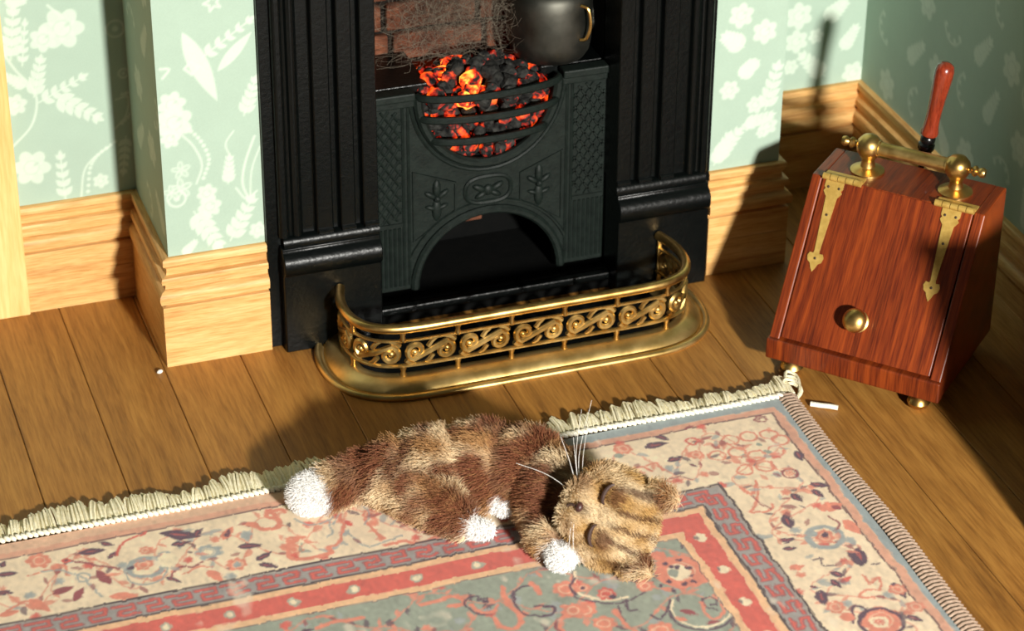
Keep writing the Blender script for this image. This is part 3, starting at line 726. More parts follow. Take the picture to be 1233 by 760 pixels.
XL, XR, YB, YF, XW, XD = 0.022, 1.66, 0.40, 0.025, 2.08, -0.283   # breast sides, alcove back, breast face, right wall, door frame
ZT = 2.0
def canvas(u0, u1, v0, v1, key=None, seed=1, res=0.0035):
    cv = Canvas(u0, u1, v0, v1, res, res, GREEN)
    if key: paint_wall(cv, key)
    if seed: paint_scatter(cv, seed)
    return cv
SPLIT = 1.0
def S(o): tag(o, kind='structure'); return o
fx = lambda y: (lambda U, V: (U, np.full_like(U, y), V))
fy = lambda x: (lambda U, V: (np.full_like(U, x), U, V))
# left alcove
S(wall('wall_alcove_left', [(canvas(-1.3, XL, 0.0, SPLIT, 'L', None), fx(YB)), (canvas(-1.3, XL, SPLIT, ZT, None, 3, 0.012), fx(YB))],
       [(-1.3, XL, YB+0.002, YB+0.06, 0, ZT)]))
# chimney breast
S(wall('wall_chimney_breast', [(canvas(XL, 0.52, 0.0, SPLIT, 'B', None), fx(YF)), (canvas(1.22, XR, 0.0, SPLIT, 'B', None), fx(YF)),
                        (canvas(XL, 0.52, SPLIT, ZT, None, 4, 0.012), fx(YF)), (canvas(1.22, XR, SPLIT, ZT, None, 5, 0.012), fx(YF)),
                        (canvas(0.52, 1.22, 1.04, ZT, None, 6, 0.012), fx(YF)),
                        (canvas(YF, YB, 0.0, SPLIT, None, 8, 0.005), fy(XL)), (canvas(YF, YB, SPLIT, ZT, None, 9, 0.012), fy(XL)),
                        (canvas(YF, YB, 0.0, SPLIT, None, 10, 0.008), fy(XR)), (canvas(YF, YB, SPLIT, ZT, None, 11, 0.012), fy(XR))],
       [(XL+0.002, 0.52, YF+0.002, YB, 0, ZT), (1.22, XR-0.002, YF+0.002, YB, 0, ZT), (0.52, 1.22, YF+0.002, YB, 1.04, ZT)]))
# right alcove and right wall
S(wall('wall_alcove_right', [(canvas(XR, XW, 0.0, SPLIT, 'Q', None, 0.0035), fx(YB)), (canvas(XR, XW, SPLIT, ZT, None, 12, 0.012), fx(YB))],
       [(XR, XW+0.06, YB+0.002, YB+0.06, 0, ZT)]))
S(wall('wall_right', [(canvas(-2.4, YB, 0.0, SPLIT, None, 13, 0.005), fy(XW)), (canvas(-2.4, YB, SPLIT, ZT, None, 14, 0.014), fy(XW))],
       [(XW+0.002, XW+0.06, -2.4, YB, 0, ZT)]))

# ---------------------------------------------------------------- floor boards
floor = S(MB().box(-1.3, XW+0.02, -2.4, YB+0.02, -0.06, -0.022).build('floor', MT['gap']))
PW = 0.1955; x0 = -0.2085-PW*6
plank_me = None
for i in range(18):
    a = x0+i*PW; b = a+PW
    if a >= XW: break
    b = min(b, XW+0.01); a = max(a, -1.3)
    if b-a > PW-0.001:
        if plank_me is None: plank_me = MB().box(-PW/2+0.0008, PW/2-0.0008, -2.4, YB, -0.022, 0.0).mesh('plank', MT['plank'])
        o = bpy.data.objects.new('plank', plank_me)
    else: o = bpy.data.objects.new('plank', MB().box(a-(a+b)/2+0.0008, b-(a+b)/2-0.0008, -2.4, YB, -0.022, 0.0).mesh('plank', MT['plank']))
    o.location = ((a+b)/2, 0, 0); link(o, floor)
    bv = o.modifiers.new('bevel', 'BEVEL'); bv.width = 0.002; bv.segments = 1

# ---------------------------------------------------------------- baseboards
BP = [(0.000, 0.0), (0.026, 0.0), (0.026, 0.098), (0.0235, 0.100), (0.026, 0.102), (0.026, 0.170), (0.014, 0.172), (0.014, 0.180), (0.031, 0.183), (0.034, 0.195), (0.033, 0.206), (0.026, 0.214),
      (0.016, 0.218), (0.014, 0.232), (0.024, 0.235), (0.026, 0.244), (0.023, 0.252), (0.010, 0.255), (0.008, 0.270), (0.013, 0.278), (0.018, 0.282), (0.018, 0.298), (0.016, 0.300), (0.000, 0.300)]
def baseboard(name, p0, p1, m0, m1, mat):
    """p0->p1 along the wall, room on the right-hand side; m=+1 outer mitre, -1 inner mitre, 0 square"""
    p0 = Vector((p0[0], p0[1], 0)); p1 = Vector((p1[0], p1[1], 0)); t = (p1-p0).normalized(); n = Vector((t.y, -t.x, 0)); k = len(BP)
    v = [p0+n*p-t*(m0*p)+Vector((0, 0, z)) for p, z in BP]+[p1+n*p+t*(m1*p)+Vector((0, 0, z)) for p, z in BP]
    f = [tuple(range(k)), tuple(range(2*k-1, k-1, -1))]+[(i, i+k, (i+1) % k+k, (i+1) % k) for i in range(k)]
    return S(MB().add(v, f).build(name, mat, smooth=True, angle=50))
baseboard('baseboard_alcove_left', (XD, YB), (XL, YB), 0, -1, MT['pine_x'])
baseboard('baseboard_breast_side', (XL, YB), (XL, YF), -1, 1, MT['pine_y'])
baseboard('baseboard_breast_left', (XL, YF), (0.267, YF), 1, 0, MT['pine_x'])
baseboard('baseboard_breast_right', (1.457, YF), (XR, YF), 0, 1, MT['pine_x'])
baseboard('baseboard_breast_return', (XR, YF), (XR, YB), 1, -1, MT['pine_y'])
baseboard('baseboard_alcove_right', (XR, YB), (XW, YB), -1, -1, MT['pine_x'])
baseboard('baseboard_right', (XW, YB), (XW, -2.4), -1, 0, MT['pine_y'])
S(MB().box(-0.50, XD, 0.362, YB, 0.0, 1.9).build('trim_1', MT['pine_z'], bevel=0.003))

# made-up cupboard added out of view to shade the right wall, the floor and the scuttle's side
cup = S(MB().box(1.700, XW, -1.80, -1.46, 0.0, 0.635).build('added_shade_cupboard', MT['pine_z'], bevel=0.004))
MB().box(1.680, XW, -1.82, -1.44, 0.635, 0.66).build('shade_cupboard_top', MT['pine_y'], cup, bevel=0.004)
MB().box(1.940, XW, -1.80, -1.46, 0.66, 1.90).build('shade_cupboard_upper', MT['pine_z'], cup, bevel=0.004)
for k in (0, 1):
    dd_ = MB().box(1.690, 1.700, -1.79+k*0.165, -1.635+k*0.165, 0.06, 0.60).build('shade_cupboard_door', MT['pine_z'], cup, bevel=0.003)
    MB().ell((1.683, -1.65+k*0.04, 0.36), (0.010, 0.010, 0.010)).build('shade_cupboard_knob', MT['brass_pol'], dd_, True)

# ---------------------------------------------------------------- fireplace
FP = thing('fireplace', 'black cast iron fireplace with fluted pilasters and an arched grate front', 'fireplace', (0.87, 0.025, 0))
def mir(sg, a, b): return (a, b) if sg > 0 else (-b, -a)
for sg in (-1, 1):
    # plinth block with a rounded top moulding
    prof = [(0.04, 0.0), (-0.055, 0.0), (-0.055, 0.222), (-0.062, 0.226), (-0.068, 0.236), (-0.070, 0.250), (-0.068, 0.264), (-0.060, 0.276), (-0.050, 0.282), (-0.046, 0.286), (-0.046, 0.294), (0.04, 0.294)]
    a, b = mir(sg, 0.318, 0.572)
    MB().prism(prof, a, b, 'x').build('plinth', MT['iron'], FP, True, angle=50, bevel=0.003)
    prof = [(0.04, 0.294), (-0.042, 0.294), (-0.044, 0.304), (-0.040, 0.314), (-0.034, 0.320), (0.04, 0.320)]
    a, b = mir(sg, 0.318, 0.565)
    MB().prism(prof, a, b, 'x').build('pilaster_foot', MT['iron'], FP, True, angle=50)
    sec = [(0.573, 0.0), (0.573, -0.030), (0.566, -0.036), (0.553, -0.036), (0.548, -0.026), (0.541, -0.024), (0.535, -0.032), (0.526, -0.036), (0.517, -0.032), (0.511, -0.018), (0.480, -0.018),
           (0.476, -0.036), (0.436, -0.036), (0.432, -0.016), (0.418, -0.016), (0.414, -0.036), (0.378, -0.036), (0.374, -0.016), (0.360, -0.016), (0.356, -0.036), (0.318, -0.036), (0.318, 0.075), (0.50, 0.075), (0.50, 0.0)]
    sec = [(x*sg, y) for x, y in sec]
    MB().prism(sec, 0.318, 1.03, 'z').build('pilaster', MT['iron'], FP, bevel=0.002, seg=1)
    for c in (0.456, 0.396, 0.337):   # rounded stops at the foot of each reed
        MB().tube([((c-0.018)*sg, -0.037, 0.325), ((c+0.018)*sg, -0.037, 0.325)], 0.007, 8).build('reed_stop', MT['iron'], FP, True)
MB().box(-0.602, -0.50, -0.016, 0.0, 0.0, 1.03).box(0.50, 0.586, -0.016, 0.0, 0.0, 1.03).build('shade_strip', MT['iron'], FP, bevel=0.002)  # dark strips beside the pilasters, standing in for shade on the wallpaper
MB().box(-0.573, 0.573, -0.040, 0.0, 1.03, 1.16).box(-0.50, 0.50, 0.0, 0.01, 1.03, 1.04).build('frieze', MT['iron'], FP, bevel=0.003)
MB().box(-0.63, 0.63, -0.075, 0.0, 1.16, 1.20).build('mantel_shelf', MT['iron'], FP, bevel=0.006)
# cast insert plate with half-round fire opening above and ash arch below
YI = 0.055
EA, EB, EZ = 0.187, 0.212, 0.612
AA, AB, AZ = 0.190, 0.190, 0.062
el = [(-EA*math.cos(math.pi*k/24), EZ-EB*math.sin(math.pi*k/24)) for k in range(25)]
ar = [(AA*math.cos(math.pi*k/24), AZ+AB*math.sin(math.pi*k/24)) for k in range(25)]
MB().prism([(-0.318, 0.062), (-0.318, 0.614)]+el+[(0.318, 0.614), (0.318, 0.062)]+ar, YI, YI+0.03, 'y').build('insert_plate', MT['iron_grey'], FP)
ins = MT['iron_grey']
MB().tube([(x, YI-0.003, z) for x, z in el], 0.013, 8).build('opening_rim', ins, FP, True)
MB().tube([(x*1.10, YI-0.002, (z-EZ)*1.10+EZ) for x, z in el], 0.005, 6).build('opening_bead', ins, FP, True)
MB().tube([(x*1.05, YI-0.002, AZ+(z-AZ)*1.05) for x, z in ar], 0.012, 8).build('arch_rim', ins, FP, True)
MB().tube([(x*1.20, YI-0.001, AZ+(z-AZ)*1.18) for x, z in ar[3:22]], 0.005, 6).build('arch_bead', ins, FP, True)
for sg in (-1, 1):
    a, b = mir(sg, 0.196, 0.318)
    MB().box(a, b, YI-0.020, YI+0.02, 0.608, 0.630).box(a, b, YI-0.012, YI+0.01, 0.588, 0.610).build('ledge', ins, FP, bevel=0.004)
    a, b = mir(sg, 0.150, 0.316)
    MB().box(a, b, YI+0.03, 0.30, 0.58, 0.629).build('hob', MT['iron'], FP, bevel=0.003)
    for x in (0.212, 0.226): MB().tube([(sg*x, YI-0.001, 0.075), (sg*x, YI-0.001, 0.585)], 0.004, 6).build('panel_bead', ins, FP, True)
    # diamond lattice over fluting
    lat = MB(); xa, xb, za, zb = 0.232, 0.314, 0.262, 0.584
    for d in (-1, 1):
        c = za-(xb-xa)
        while c < zb+(xb-xa):
            pts = []
            for x in np.linspace(xa, xb, 9):
                z = c+(x-xa)*1.5 if d > 0 else c+(xb-x)*1.5
                if za <= z <= zb: pts.append((sg*x, YI-0.001, z))
            if len(pts) > 1: lat.tube([pts[0], pts[-1]], 0.0038, 5)
            c += 0.036
    lat.build('diamond_lattice', ins, FP, True)
    MB().box(*mir(sg, xa-0.002, xb), YI-0.004, YI+0.01, 0.250, 0.260).build('panel_divider', ins, FP)
    for x in np.arange(xa+0.006, xb, 0.0125): MB().tube([(sg*x, YI-0.001, 0.075), (sg*x, YI-0.001, 0.246)], 0.0042, 6).build('flute', ins, FP, True)
    # leaf spray in the spandrel
    lf = MB(); cx, cz = sg*0.138, 0.315
    for an, ln, zz in ((90, .050, .0), (35, .036, .0), (145, .036, .0), (20, .030, -.03), (160, .030, -.03), (-90, .06, .0)):
        r = math.radians(an); lf.ell((cx+math.cos(r)*ln*0.55, YI-0.002, cz+zz+math.sin(r)*ln*0.55), (ln*0.55, 0.007, ln*0.22), 10, 6, Matrix.Rotation(-r, 3, 'Y'))
    lf.ell((cx, YI-0.004, cz), (0.010, 0.010, 0.010), 8, 6).build('leaf_ornament', ins, FP, True)
    tri = [(sg*0.200, 0.40), (sg*0.200, 0.20), (sg*0.088, 0.272), (sg*0.088, 0.352)]
    MB().tube([(x, YI, z) for x, z in tri], 0.004, 6, True).build('spandrel_bead', ins, FP, True)
# central oval medallion
MB().tube([(0.062*math.copysign(abs(math.cos(t))**0.7, math.cos(t)), YI-0.002, 0.320+0.038*math.copysign(abs(math.sin(t))**0.8, math.sin(t))) for t in np.linspace(0, 2*math.pi, 28)[:-1]], 0.006, 6, True).build('medallion_rim', ins, FP, True)
md = MB()
for cx, cz, rx, rz, an in ((0, 0.318, 0.014, 0.016, 0), (-0.024, 0.326, 0.020, 0.009, 0.5), (0.024, 0.326, 0.020, 0.009, -0.5), (-0.020, 0.306, 0.018, 0.008, -0.5), (0.020, 0.306, 0.018, 0.008, 0.5)):
    md.ell((cx, YI-0.002, cz), (rx, 0.008, rz), 10, 6, Matrix.Rotation(an, 3, 'Y'))
md.build('medallion', ins, FP, True)
# grate bars bulging forwards
for z in (0.612, 0.552, 0.486):
    w = EA*math.sqrt(max(0.0, 1-((EZ-z)/EB)**2)); bl = 0.052*(w/EA)
    path = [(-w*math.cos(math.pi*k/20), YI-0.004-bl*math.sin(math.pi*k/20), z) for k in range(21)]
    MB().tube(path, 0.0098, 8, flat=(0.9, 1.05)).build('grate_bar', MT['iron_grey'], FP, True)
# step below the plate, hearth and firebox shell
MB().box(-0.318, 0.318, 0.0, 0.30, 0.0, 0.046).build('ash_pit_floor', MT['soot'], FP)
MB().box(-0.317, 0.317, -0.010, 0.012, 0.028, 0.050).build('hearth_step', MT['iron'], FP, bevel=0.004)
sh = MB()
sh.box(-0.345, -0.318, YI+0.03, 0.36, 0.0, 1.04).box(0.318, 0.345, YI+0.03, 0.36, 0.0, 1.04).box(-0.345, 0.345, 0.335, 0.36, 0.0, 1.04)
sh.box(-0.345, 0.345, YI+0.03, 0.335, 1.035, 1.04).box(-0.318, 0.318, 0.30, 0.335, 0.0, 0.36)
sh.build('firebox', MT['soot'], FP)
MB().box(-0.318, 0.318, 0.300, 0.334, 0.36, 1.034).build('fireback_mortar', MT['mortar'], FP)
MB().box(-0.16, 0.16, YI+0.03, 0.28, 0.395, 0.41).build('ash_grate', MT['soot'], FP)
bl_, bh = 0.238, 0.072
brick_me = MB().box(-bl_/2, bl_/2, -0.012, 0.012, -bh/2, bh/2).mesh('brick', MT['brick'])
def brick(x0, x1, z0, y, parent=FP):
    if x1-x0 > bl_-0.001: o = bpy.data.objects.new('brick', brick_me)
    else: o = bpy.data.objects.new('brick', MB().box(-(x1-x0)/2, (x1-x0)/2, -0.012, 0.012, -bh/2, bh/2).mesh('brick', MT['brick']))
    o.location = ((x0+x1)/2, y, z0+bh/2); o.rotation_euler = (random.uniform(-.02, .02), random.uniform(-.012, .012), random.uniform(-.02, .02)); link(o, parent)
    b = o.modifiers.new('bevel', 'BEVEL'); b.width = 0.006; b.segments = 2
for r in range(-3, 5):
    z0 = 0.690+r*0.084
    if z0+bh > 1.03: break
    x = -0.196-(0.252 if r % 2 == 0 else 0.252*0.93)
    while x < 0.318:
        a, b = max(x, -0.317), min(x+bl_, 0.317)
        if b-a > 0.03: brick(a, b, z0, 0.292)
        x += 0.252
o = MB().box(-0.14, 0.05, 0.250, 0.262, 0.120, 0.138).build('brick', MT['brick'], FP, bevel=0.004)   # ledge brick showing through the ash arch

# ---------------------------------------------------------------- coals
def lump(seed):
    r = random.Random(seed); bm = bmesh.new(); bmesh.ops.create_icosphere(bm, subdivisions=2, radius=1.0)
    ph = [Vector((r.gauss(0, 1), r.gauss(0, 1), r.gauss(0, 1))).normalized() for _ in range(9)]; cut = [r.uniform(0.62, 0.95) for _ in ph]
    for v in bm.verts:
        for p, c in zip(ph, cut):
            d = v.co.dot(p)
            if d > c: v.co -= p*(d-c)
        v.co *= 1+r.uniform(-0.03, 0.03)
    return bm
def coal_mesh(seed, mat, sc):
    bm = lump(seed)
    for v in bm.verts: v.co *= sc
    me = bpy.data.meshes.new('coal'); bm.to_mesh(me); bm.free(); me.materials.append(mat); return me
CM = {k: [coal_mesh(10*i+j, MT[k], 0.0265) for j in range(5)] for i, k in enumerate(('ember', 'ember_hot', 'coal'))}
LAB = {'ember': ('coal glowing orange in patches, lying in the fire basket', 'coals glowing orange in the grate'),
       'ember_hot': ('yellow hot coal at the bright heart of the fire', 'yellow hot coals in the grate'),
       'coal': ('black and ash grey coal lump in the fire basket', 'dark coals in the grate')}
def coal_label(kind, x, y, z):
    k = {'ember': 'patchily glowing orange coal', 'ember_hot': 'yellow hot coal', 'coal': 'black and ash grey coal'}[kind]
    side = 'at the left' if x < -0.06 else ('at the right' if x > 0.05 else 'in the middle')
    row = 'on top of the heap' if z > 0.625 else ('just above the top grate bar' if z > 0.585 else ('under the top grate bar' if z > 0.545 else ('behind the middle grate bars' if z > 0.47 else 'at the bottom of the fire basket')))
    return '%s %s, %s' % (k, row, side)
def coal(kind, x, y, z, s):
    o = bpy.data.objects.new('coal', random.choice(CM[kind])); o.location = (0.87+x, 0.025+y, z)
    o.rotation_euler = (random.uniform(0, 6), random.uniform(0, 6), random.uniform(0, 6)); o.scale = (s*random.uniform(.85, 1.15), s*random.uniform(.85, 1.15), s*random.uniform(.75, 1.0)); link(o)
    tag(o, coal_label(kind, x, y, z), 'coal', LAB[kind][1])
def kind_at(x, z):
    h = math.exp(-((x+0.055)/0.040)**2-((z-0.600)/0.035)**2)
    if random.random() < 1.1*h: return 'ember_hot'
    return 'ember' if random.random() < (0.62 if z < 0.60 else 0.36) else 'coal'
for z in (0.428, 0.456, 0.486, 0.516, 0.546, 0.572, 0.594):      # front of the basket, seen between the bars
    w = EA*math.sqrt(max(0.0, 1-((EZ-z)/EB)**2))-0.026; n = max(3, int(math.pi*0.5*(w+0.05)/0.033))
    for k in range(n):
        t = math.pi*(k+0.5)/n; coal(kind_at(-w*math.cos(t), z), -w*math.cos(t), YI+0.034-0.046*math.sin(t)*(w/EA), z+random.uniform(-.006, .006), random.uniform(.85, 1.1))
for (ring, z, n) in ((0.145, 0.600, 15), (0.115, 0.614, 12), (0.085, 0.628, 9), (0.052, 0.641, 6), (0.02, 0.652, 3)):   # heap on top
    for k in range(n):
        t = 2*math.pi*(k+random.random()*0.3)/n
        coal(kind_at(ring*math.cos(t), z), ring*1.05*math.cos(t)-0.012, 0.115+ring*0.72*math.sin(t), z+random.uniform(-.006, .006), random.uniform(.85, 1.15))

# ---------------------------------------------------------------- fibres (hair curves)
def hair_mat(name, rough=0.6, spec=0.2):
    t = NT(name); a = t.n('ShaderNodeAttribute', attribute_name='Col'); return t.set(a.outputs['Color'], rough, spec=spec)
MT['fur'] = hair_mat('plush_fur'); MT['wisp'] = hair_mat('grey_wool', 0.8, 0.1)
def hair_object(name, P, R, Cc, mat, parent=None):
    N, K, _ = P.shape; c = bpy.data.hair_curves.new(name); c.add_curves([K]*N)
    c.points.foreach_set('position', P.astype(np.float32).ravel())
    ra = c.attributes.get('radius') or c.attributes.new('radius', 'FLOAT', 'POINT'); ra.data.foreach_set('value', R.astype(np.float32).ravel())
    at = c.attributes.new('Col', 'FLOAT_COLOR', 'POINT')
    if Cc.ndim == 2: Cc = np.repeat(Cc[:, None, :], K, 1)
    at.data.foreach_set('color', np.concatenate([Cc.reshape(-1, 3), np.ones((N*K, 1))], 1).astype(np.float32).ravel())
    c.materials.append(mat); return link(bpy.data.objects.new(name, c), parent)

# wisps of grey wool standing in for smoke above the fire
N, K = 1000, 9
st = np.stack([rng.normal(0.80, 0.075, N), rng.uniform(0.14, 0.27, N), rng.normal(0.74, 0.055, N)], -1)
side = rng.random(N) < 0.3
st[side] = np.stack([rng.normal(0.925, 0.03, side.sum()), rng.uniform(0.14, 0.27, side.sum()), rng.normal(0.82, 0.08, side.sum())], -1)
dr = rng.normal(0, 1, (N, 3)); dr[:, 2] += 0.5; dr[:, 1] *= 0.3; dr /= np.linalg.norm(dr, axis=1)[:, None]
P = np.zeros((N, K, 3)); P[:, 0] = st
for k in range(1, K):
    dr = dr+rng.normal(0, 0.30, (N, 3))*np.array((1, .4, 1)); dr /= np.linalg.norm(dr, axis=1)[:, None]; P[:, k] = P[:, k-1]+dr*0.016
P[..., 1] = np.clip(P[..., 1], 0.12, 0.29); P[..., 0] = np.clip(P[..., 0], 0.60, 1.0); P[..., 2] = np.clip(P[..., 2], 0.66, 0.99)
w = rng.random(N)[:, None]
o = hair_object('smoke_wisps', P, np.full((N, K), 0.00027), np.array(lin((60, 48, 40)))*(1-w)+np.array(lin((120, 112, 98)))*w, MT['wisp'])
tag(o, 'thin grey woolly smoke wisps drifting above the glowing coals', 'smoke', kind='stuff')

# ---------------------------------------------------------------- kettle on the right hob
KT = thing('kettle', 'dull grey metal kettle standing on the right of the fire', 'kettle', (0.87+0.198, 0.025+0.155, 0.630))
MB().lathe([(0.0, 0.0), (0.078, 0.0), (0.092, 0.006), (0.102, 0.022), (0.107, 0.05), (0.109, 0.10), (0.109, 0.150), (0.107, 0.172), (0.101, 0.186), (0.090, 0.196), (0.070, 0.203), (0.0, 0.205)], 40).build('body', MT['pewter'], KT, True, angle=60)
MB().lathe([(0.0, 0.203), (0.066, 0.203), (0.068, 0.209), (0.050, 0.221), (0.020, 0.229), (0.012, 0.235), (0.016, 0.245), (0.010, 0.253), (0.0, 0.254)], 28).build('lid', MT['pewter'], KT, True)
MB().tube(catmull([(0.048, -0.097, 0.165), (0.062, -0.112, 0.158), (0.068, -0.114, 0.115), (0.060, -0.108, 0.078), (0.046, -0.099, 0.072)], 5), 0.0042, 8).build('side_handle', MT['brass_pol'], KT, True)
MB().tube(catmull([(0.085, 0.0, 0.055), (0.125, 0.01, 0.075), (0.110, 0.015, 0.120), (0.112, 0.018, 0.150)], 5), [0.018, .017, .016, .015, .014, .013, .012, .011, .010, .010, .009, .009, .008, .008, .008, .008], 10).build('spout', MT['pewter'], KT, True)
MB().tube([(0.088*math.cos(t), 0.0, 0.186+0.13*math.sin(t)) for t in np.linspace(0, math.pi, 17)], 0.005, 8).build('bail_handle', MT['black_gloss'], KT, True)

# ---------------------------------------------------------------- brass fender
FE = thing('fender', 'brass fender with pierced scrollwork curving round the hearth', 'fender', (0.87, -0.035, 0))
half = [(0.430, 0.0), (0.446, -0.055), (0.450, -0.110), (0.440, -0.165), (0.412, -0.208), (0.362, -0.234), (0.29, -0.243), (0.13, -0.244), (0.0, -0.244)]
ctrl = [(-x, y, 0) for x, y in half]+[(x, y, 0) for x, y in half[-2::-1]]
PA = catmull(ctrl, 8)
# resample by arc length
L = [0.0]
for a, b in zip(PA[:-1], PA[1:]): L.append(L[-1]+(b-a).length)
TOT = L[-1]
def fpos(s):
    s = min(max(s, 0), TOT); i = 0
    i = int(np.searchsorted(L, s)); i = min(max(i, 1), len(L)-1); t = (s-L[i-1])/(L[i]-L[i-1]); return PA[i-1].lerp(PA[i], t)
def ftan(s): return (fpos(s+0.004)-fpos(s-0.004)).normalized()
def f3(s, z, o=0.0):
    p = fpos(s); t = ftan(s); n = Vector((t.y, -t.x, 0)); return Vector((p.x, p.y, z))+n*o
ss = np.linspace(0, TOT, 90)
base_prof = [(-0.030, 0.0), (-0.026, 0.020), (-0.012, 0.034), (0.006, 0.035), (0.014, 0.032), (0.026, 0.025), (0.040, 0.016), (0.045, 0.006), (0.049, 0.006), (0.052, 0.013), (0.060, 0.014), (0.067, 0.010), (0.069, 0.004), (0.067, 0.0)]
MB().sweep(base_prof, [fpos(s) for s in ss]).build('base_plate', MT['brass_base'], FE, True, angle=60)
MB().tube([f3(s, 0.168) for s in ss], 0.0125, 12).build('top_rail', MT['brass_pol'], FE, True)
MB().tube([f3(s, 0.133) for s in ss], 0.0042, 8, flat=(1.3, 1.0)).build('upper_rail', MT['brass'], FE, True)
MB().tube([f3(s, 0.062) for s in ss], 0.0052, 8, flat=(1.4, 1.0)).build('lower_rail', MT['brass'], FE, True)
# s of the front posts
ds = 0.1405; smid = TOT/2; posts = [smid+(k)*ds-0.0585+ds*0 for k in range(-5, 6)]
posts = [s for s in posts if 0.04 < s < TOT-0.03]
def post(s, z0, z1, r=0.0075):
    p = f3(s, z0); q = f3(s, z1)
    return MB().lathe([(r*1.0, 0), (r*1.15, (z1-z0)*0.2), (r*0.75, (z1-z0)*0.5), (r*1.15, (z1-z0)*0.8), (r, z1-z0)], 10, Matrix.Translation(p))
for s in posts:
    post(s, 0.131, 0.162).build('post', MT['brass_pol'], FE, True)
    post(s, 0.030, 0.062).build('post', MT['brass_pol'], FE, True)
for s in (0.006, TOT-0.006): MB().box(-0.005, 0.005, -0.005, 0.005, 0.02, 0.165).build('end_post', MT['brass'], FE, bevel=0.001).location = fpos(s)
def spiral(cx, cz, r0, r1, a0, turns, n=16):
    return [(cx+(r0+(r1-r0)*k/n)*math.cos(a0+turns*2*math.pi*k/n), cz+(r0+(r1-r0)*k/n)*math.sin(a0+turns*2*math.pi*k/n)) for k in range(n+1)]
def scroll(s0, s1, flip):
    c = (s0+s1)/2; h = (s1-s0)/2; zc = 0.0975; mb = MB()
    lc = [spiral(-h*0.55, 0.004, 0.006, 0.025, 1.2*math.pi, 1.10), spiral(h*0.55, -0.004, 0.006, 0.025, 0.2*math.pi, 1.10)]
    A = lc[0]; B = lc[1]
    path = A+[(0, 0)]+B[::-1]
    def put(q): return [f3(c+(x if not flip else -x), zc+z, 0.0) for x, z in q]
    rr = [0.0058+0.0026*math.sin(math.pi*k/(len(path)-1)) for k in range(len(path))]
    mb.tube(put(path), rr, 7)
    mb.ell(put([A[0]])[0], (0.009,)*3, 8, 6); mb.ell(put([B[0]])[0], (0.009,)*3, 8, 6)
    for q in ([(-h*0.1, 0.012), (h*0.05, 0.026), (h*0.25, 0.033)], [(h*0.1, -0.012), (-h*0.05, -0.026), (-h*0.25, -0.033)], [(-h*0.95, -0.02), (-h*0.8, -0.030), (-h*0.55, -0.033)], [(h*0.95, 0.02), (h*0.8, 0.030), (h*0.55, 0.033)]):
        mb.tube(put(q), [0.0068, 0.0062, 0.003], 6)
    mb.build('scroll', MT['brass'], FE, True)
edges = [0.012]+posts+[TOT-0.012]
for i, (a, b) in enumerate(zip(edges[:-1], edges[1:])):
    if b-a > 0.06: scroll(a+0.004, b-0.004, False)
# dark hearth floor inside the fender
inner = [(0.0-0.0+(f3(s, 0, -0.034).x), f3(s, 0, -0.034).y-0.06) for s in np.linspace(0.03, TOT-0.03, 50)]
MB().prism([(-0.40, -0.058)]+inner+[(0.40, -0.058)], 0.0, 0.010, 'z').build('hearth', MT['black_gloss'], FP)

# ---------------------------------------------------------------- coal scuttle
SW, Z0, Z1, ZTOP, BT, BD = 0.450, 0.044, 0.100, 0.456, 0.222, 0.382
SC = thing('coal_scuttle', 'mahogany coal scuttle box with sloping lid and brass strap hinges', 'coal scuttle', (1.417, -0.490, 0), math.radians(-47.1))
mh = MT['mahogany']
side_prof = [(0.002, Z0), (0.002, Z1), (BT, ZTOP), (BD, ZTOP), (BD, Z0)]
for a in (0.0, SW-0.027): MB().prism(side_prof, a, a+0.027, 'x').build('side_panel', mh, SC, bevel=0.003)
MB().box(-0.003, SW+0.003, -0.010, 0.020, Z0, Z1).build('front_rail', mh, SC, bevel=0.004)
MB().box(0.027, SW-0.027, BT, BD, ZTOP-0.02, ZTOP).build('top_panel', mh, SC, bevel=0.002)
MB().box(0.027, SW-0.027, BD-0.018, BD, Z0, ZTOP-0.02).build('back_panel', mh, SC)
MB().prism([(0.022, Z0), (0.022, Z1-0.01), (BT+0.01, ZTOP-0.024), (BD-0.018, ZTOP-0.024), (BD-0.018, Z0)], 0.027, SW-0.027, 'x').build('inner_box', MT['gap'], SC)
sl = Vector((0, BT, ZTOP-Z1)); SL = sl.length; sd = sl.normalized(); sn = Vector((0, -sd.z, sd.y))   # outward normal of the slope
def lp(u, s, h=0.0): return Vector((u, 0.002, Z1))+sd*s+sn*h
LID = MB(); c8 = []
for h in (-0.014, 0.002):
    for (u, s) in ((0.030, 0.006), (SW-0.030, 0.006), (SW-0.030, SL-0.003), (0.030, SL-0.003)): c8.append(lp(u, s, h))
LID.add(c8, [(0, 3, 2, 1), (4, 5, 6, 7), (0, 1, 5, 4), (1, 2, 6, 5), (2, 3, 7, 6), (3, 0, 4, 7)])
lid = LID.build('lid', mh, SC, bevel=0.002)
def slab(poly, h0, h1):
    n = len(poly); v = [lp(u, s, h0) for u, s in poly]+[lp(u, s, h1) for u, s in poly]
    return MB().add(v, [tuple(range(n)), tuple(range(2*n-1, n-1, -1))]+[(i, i+n, (i+1) % n+n, (i+1) % n) for i in range(n)])
